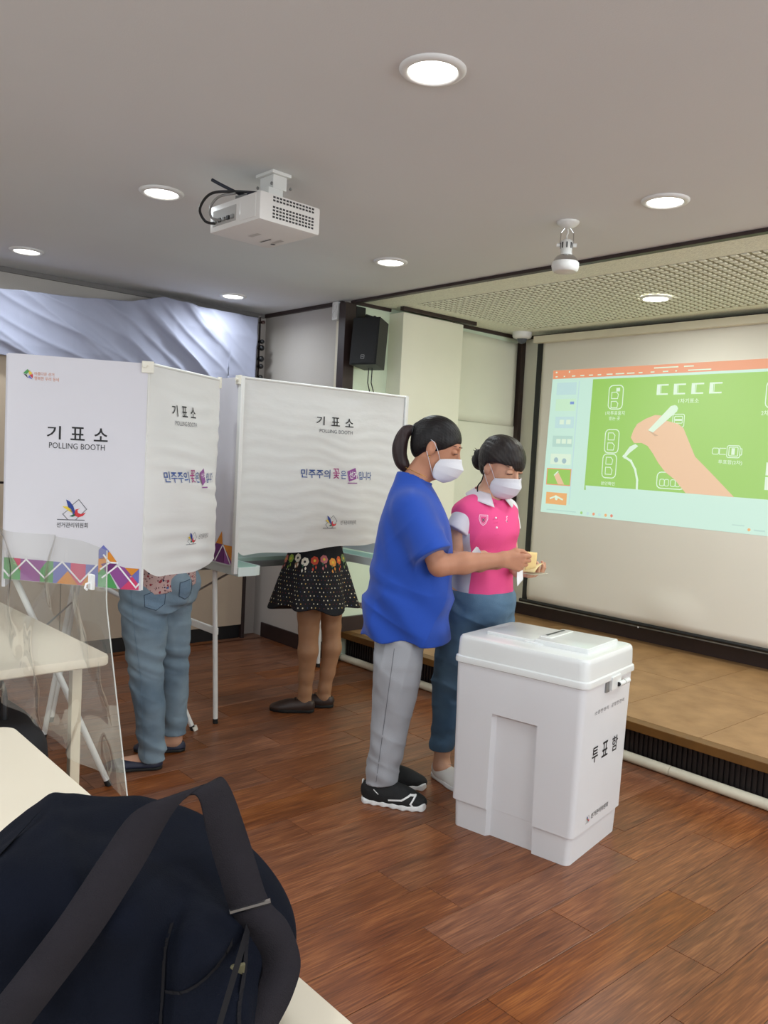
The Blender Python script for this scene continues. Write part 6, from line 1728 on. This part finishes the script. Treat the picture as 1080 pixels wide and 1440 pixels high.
fo.grid(lambda u, v: (-.105 + .064 * u, -.262 + .015 * math.sin(u * 3), 1.012 + (.046 * (1 - abs(2 * u - 1.1)) + .004) * v), 8, 4)
o = fo.build('folded_paper', M_paper); solidify(o, .0008)
o.data.transform(Matrix.Translation((PB[0], PB[1], 0)) @ Matrix.Rotation(math.atan2(-PB[0], PB[1]), 4, 'Z'))
tag(o, 'small folded white paper showing above the blue shirt wearer\'s forearm', 'paper')

# ================================================================== BAG ON THE FOREGROUND TABLE
M_canvas = mat('navy_canvas', (15, 18, 28), .88, var=.12, vscale=14, bump=.25, bscale=500, fold=.6, fscale=7, spec=.08)
M_web = mat('charcoal_webbing', (40, 37, 41), .9, var=.06, vscale=30, bump=.3, bscale=700, spec=.1)
bagr = empty('shoulder_bag', (0, 0, .72), math.radians(48.46), 'slouching navy canvas bag with a charcoal strap on the foreground table', 'bag')
def bagfn(P):
    u, v, z = P
    d = rbox(P, (-.335, .930, .115), (.200, .135, .120), .060)
    d = smin(d, ell(P, (-.170, .955, .095), (.092, .100, .085)), .07)
    d = smax(d, (z - (.243 - np.maximum(0, u + .300) * .50 - np.maximum(0, -.385 - u) * .85)) * .9, .03)
    d = smin(d, rbox(P, (-.150, .840, .060), (.045, .040, .058), .03), .02)
    d = d + .008 * wob(P, 16, 2.7, (1, .7, 1)) + .0035 * wob(P, 38, .9) - .006 * np.exp(-((u + .36 + .5 * (v - .93)) / .014) ** 2)
    d = d + .022 * np.exp(-(((u + .205) / .016) ** 2)) * np.clip((.90 - v) / .06, 0, 1)
    return smax(d, .0005 - z, .006)
bagb = sdf_obj('bag_body', bagfn, (-.60, .74, -.01), (-.04, 1.12, .29), .005, M_canvas, bagr)
smb = surf_map([bagb])
for pts in (seg((-.400, .225), (-.440, .03), 14), seg((-.205, .17), (-.205, .02), 12), seg((-.200, .115), (-.135, .150), 8) + seg((-.130, .148), (-.118, .05), 8)):
    pr = Print(smb, .002); pr.dense = .006; pr.line(pts, .0032, mat('dark_piping', (30, 29, 32), .9, spec=.1)); pr.build('seam', bagb)
def ribbon(pts, wd, w, t=.0025):
    p = smoothpath(pts, 6); wdp = smoothpath(wd, 6)
    b = MB()
    v = []; f = []
    for q, d in zip(p, wdp):
        d = d.normalized() * w / 2
        v += [q - d, q + d]
    for i in range(len(p) - 1): f.append((2 * i, 2 * i + 1, 2 * i + 3, 2 * i + 2))
    return b.add(v, f)
SP = [(a - .012, b - .022, c + .012) if i < 5 else (a, b, c) for i, (a, b, c) in enumerate([(-0.329, 0.764, 0.826), (-0.299, 0.782, 0.867), (-0.267, 0.8, 0.913), (-0.239, 0.833, 0.961), (-0.212, 0.866, 1.006), (-0.19, 0.887, 1.024), (-0.175, 0.892, 1.019), (-0.16, 0.894, 0.975), (-0.144, 0.896, 0.926), (-0.128, 0.893, 0.886), (-0.104, 0.887, 0.862), (-0.089, 0.884, 0.827), (-0.094, 0.863, 0.804), (-0.109, 0.841, 0.781)])]
strap = ribbon([(a, b, c - .72) for a, b, c in SP], [(.75, .2, -.35)] * 4 + [(.7, .45, -.1), (.55, .7, .1), (.5, .8, .1), (.75, .55, .15), (.85, .3, .2), (.85, .2, .25), (.8, .2, .4), (.9, .2, .1), (.8, .3, -.2), (.8, .3, -.3)], .043).build('strap', M_web, bagr, True); solidify(strap, .003)
def loc3(p): return (p[0], p[1], p[2] - .72)
bk = SP[9]
MB().tube([(bk[0] - .022, bk[1] - .006, bk[2] - .72 - .004), (bk[0] + .022, bk[1] + .004, bk[2] - .72 + .006)], .0035, 8).build('buckle', M_chrome, bagr)
MB().box((SP[10][0] - .035, SP[10][1] - .045, SP[10][2] - .72 - .02), (.030, .004, .020), rotm(20, 0, 20), .002).build('fabric_tag', mat('khaki_tag', (92, 86, 62), .8), bagr)
MB().box((-.470, .855, .130), (.050, .004, .040), rotm(-35, 10, 12), .002).build('side_label', mat('glossy_charcoal', (74, 72, 74), .25), bagr)
MB().box((-.455, .820, .085), (.014, .004, .040), rotm(-30, 15, 10), .002).build('pull_tab', mat('dim_tab', (70, 68, 66), .6), bagr)
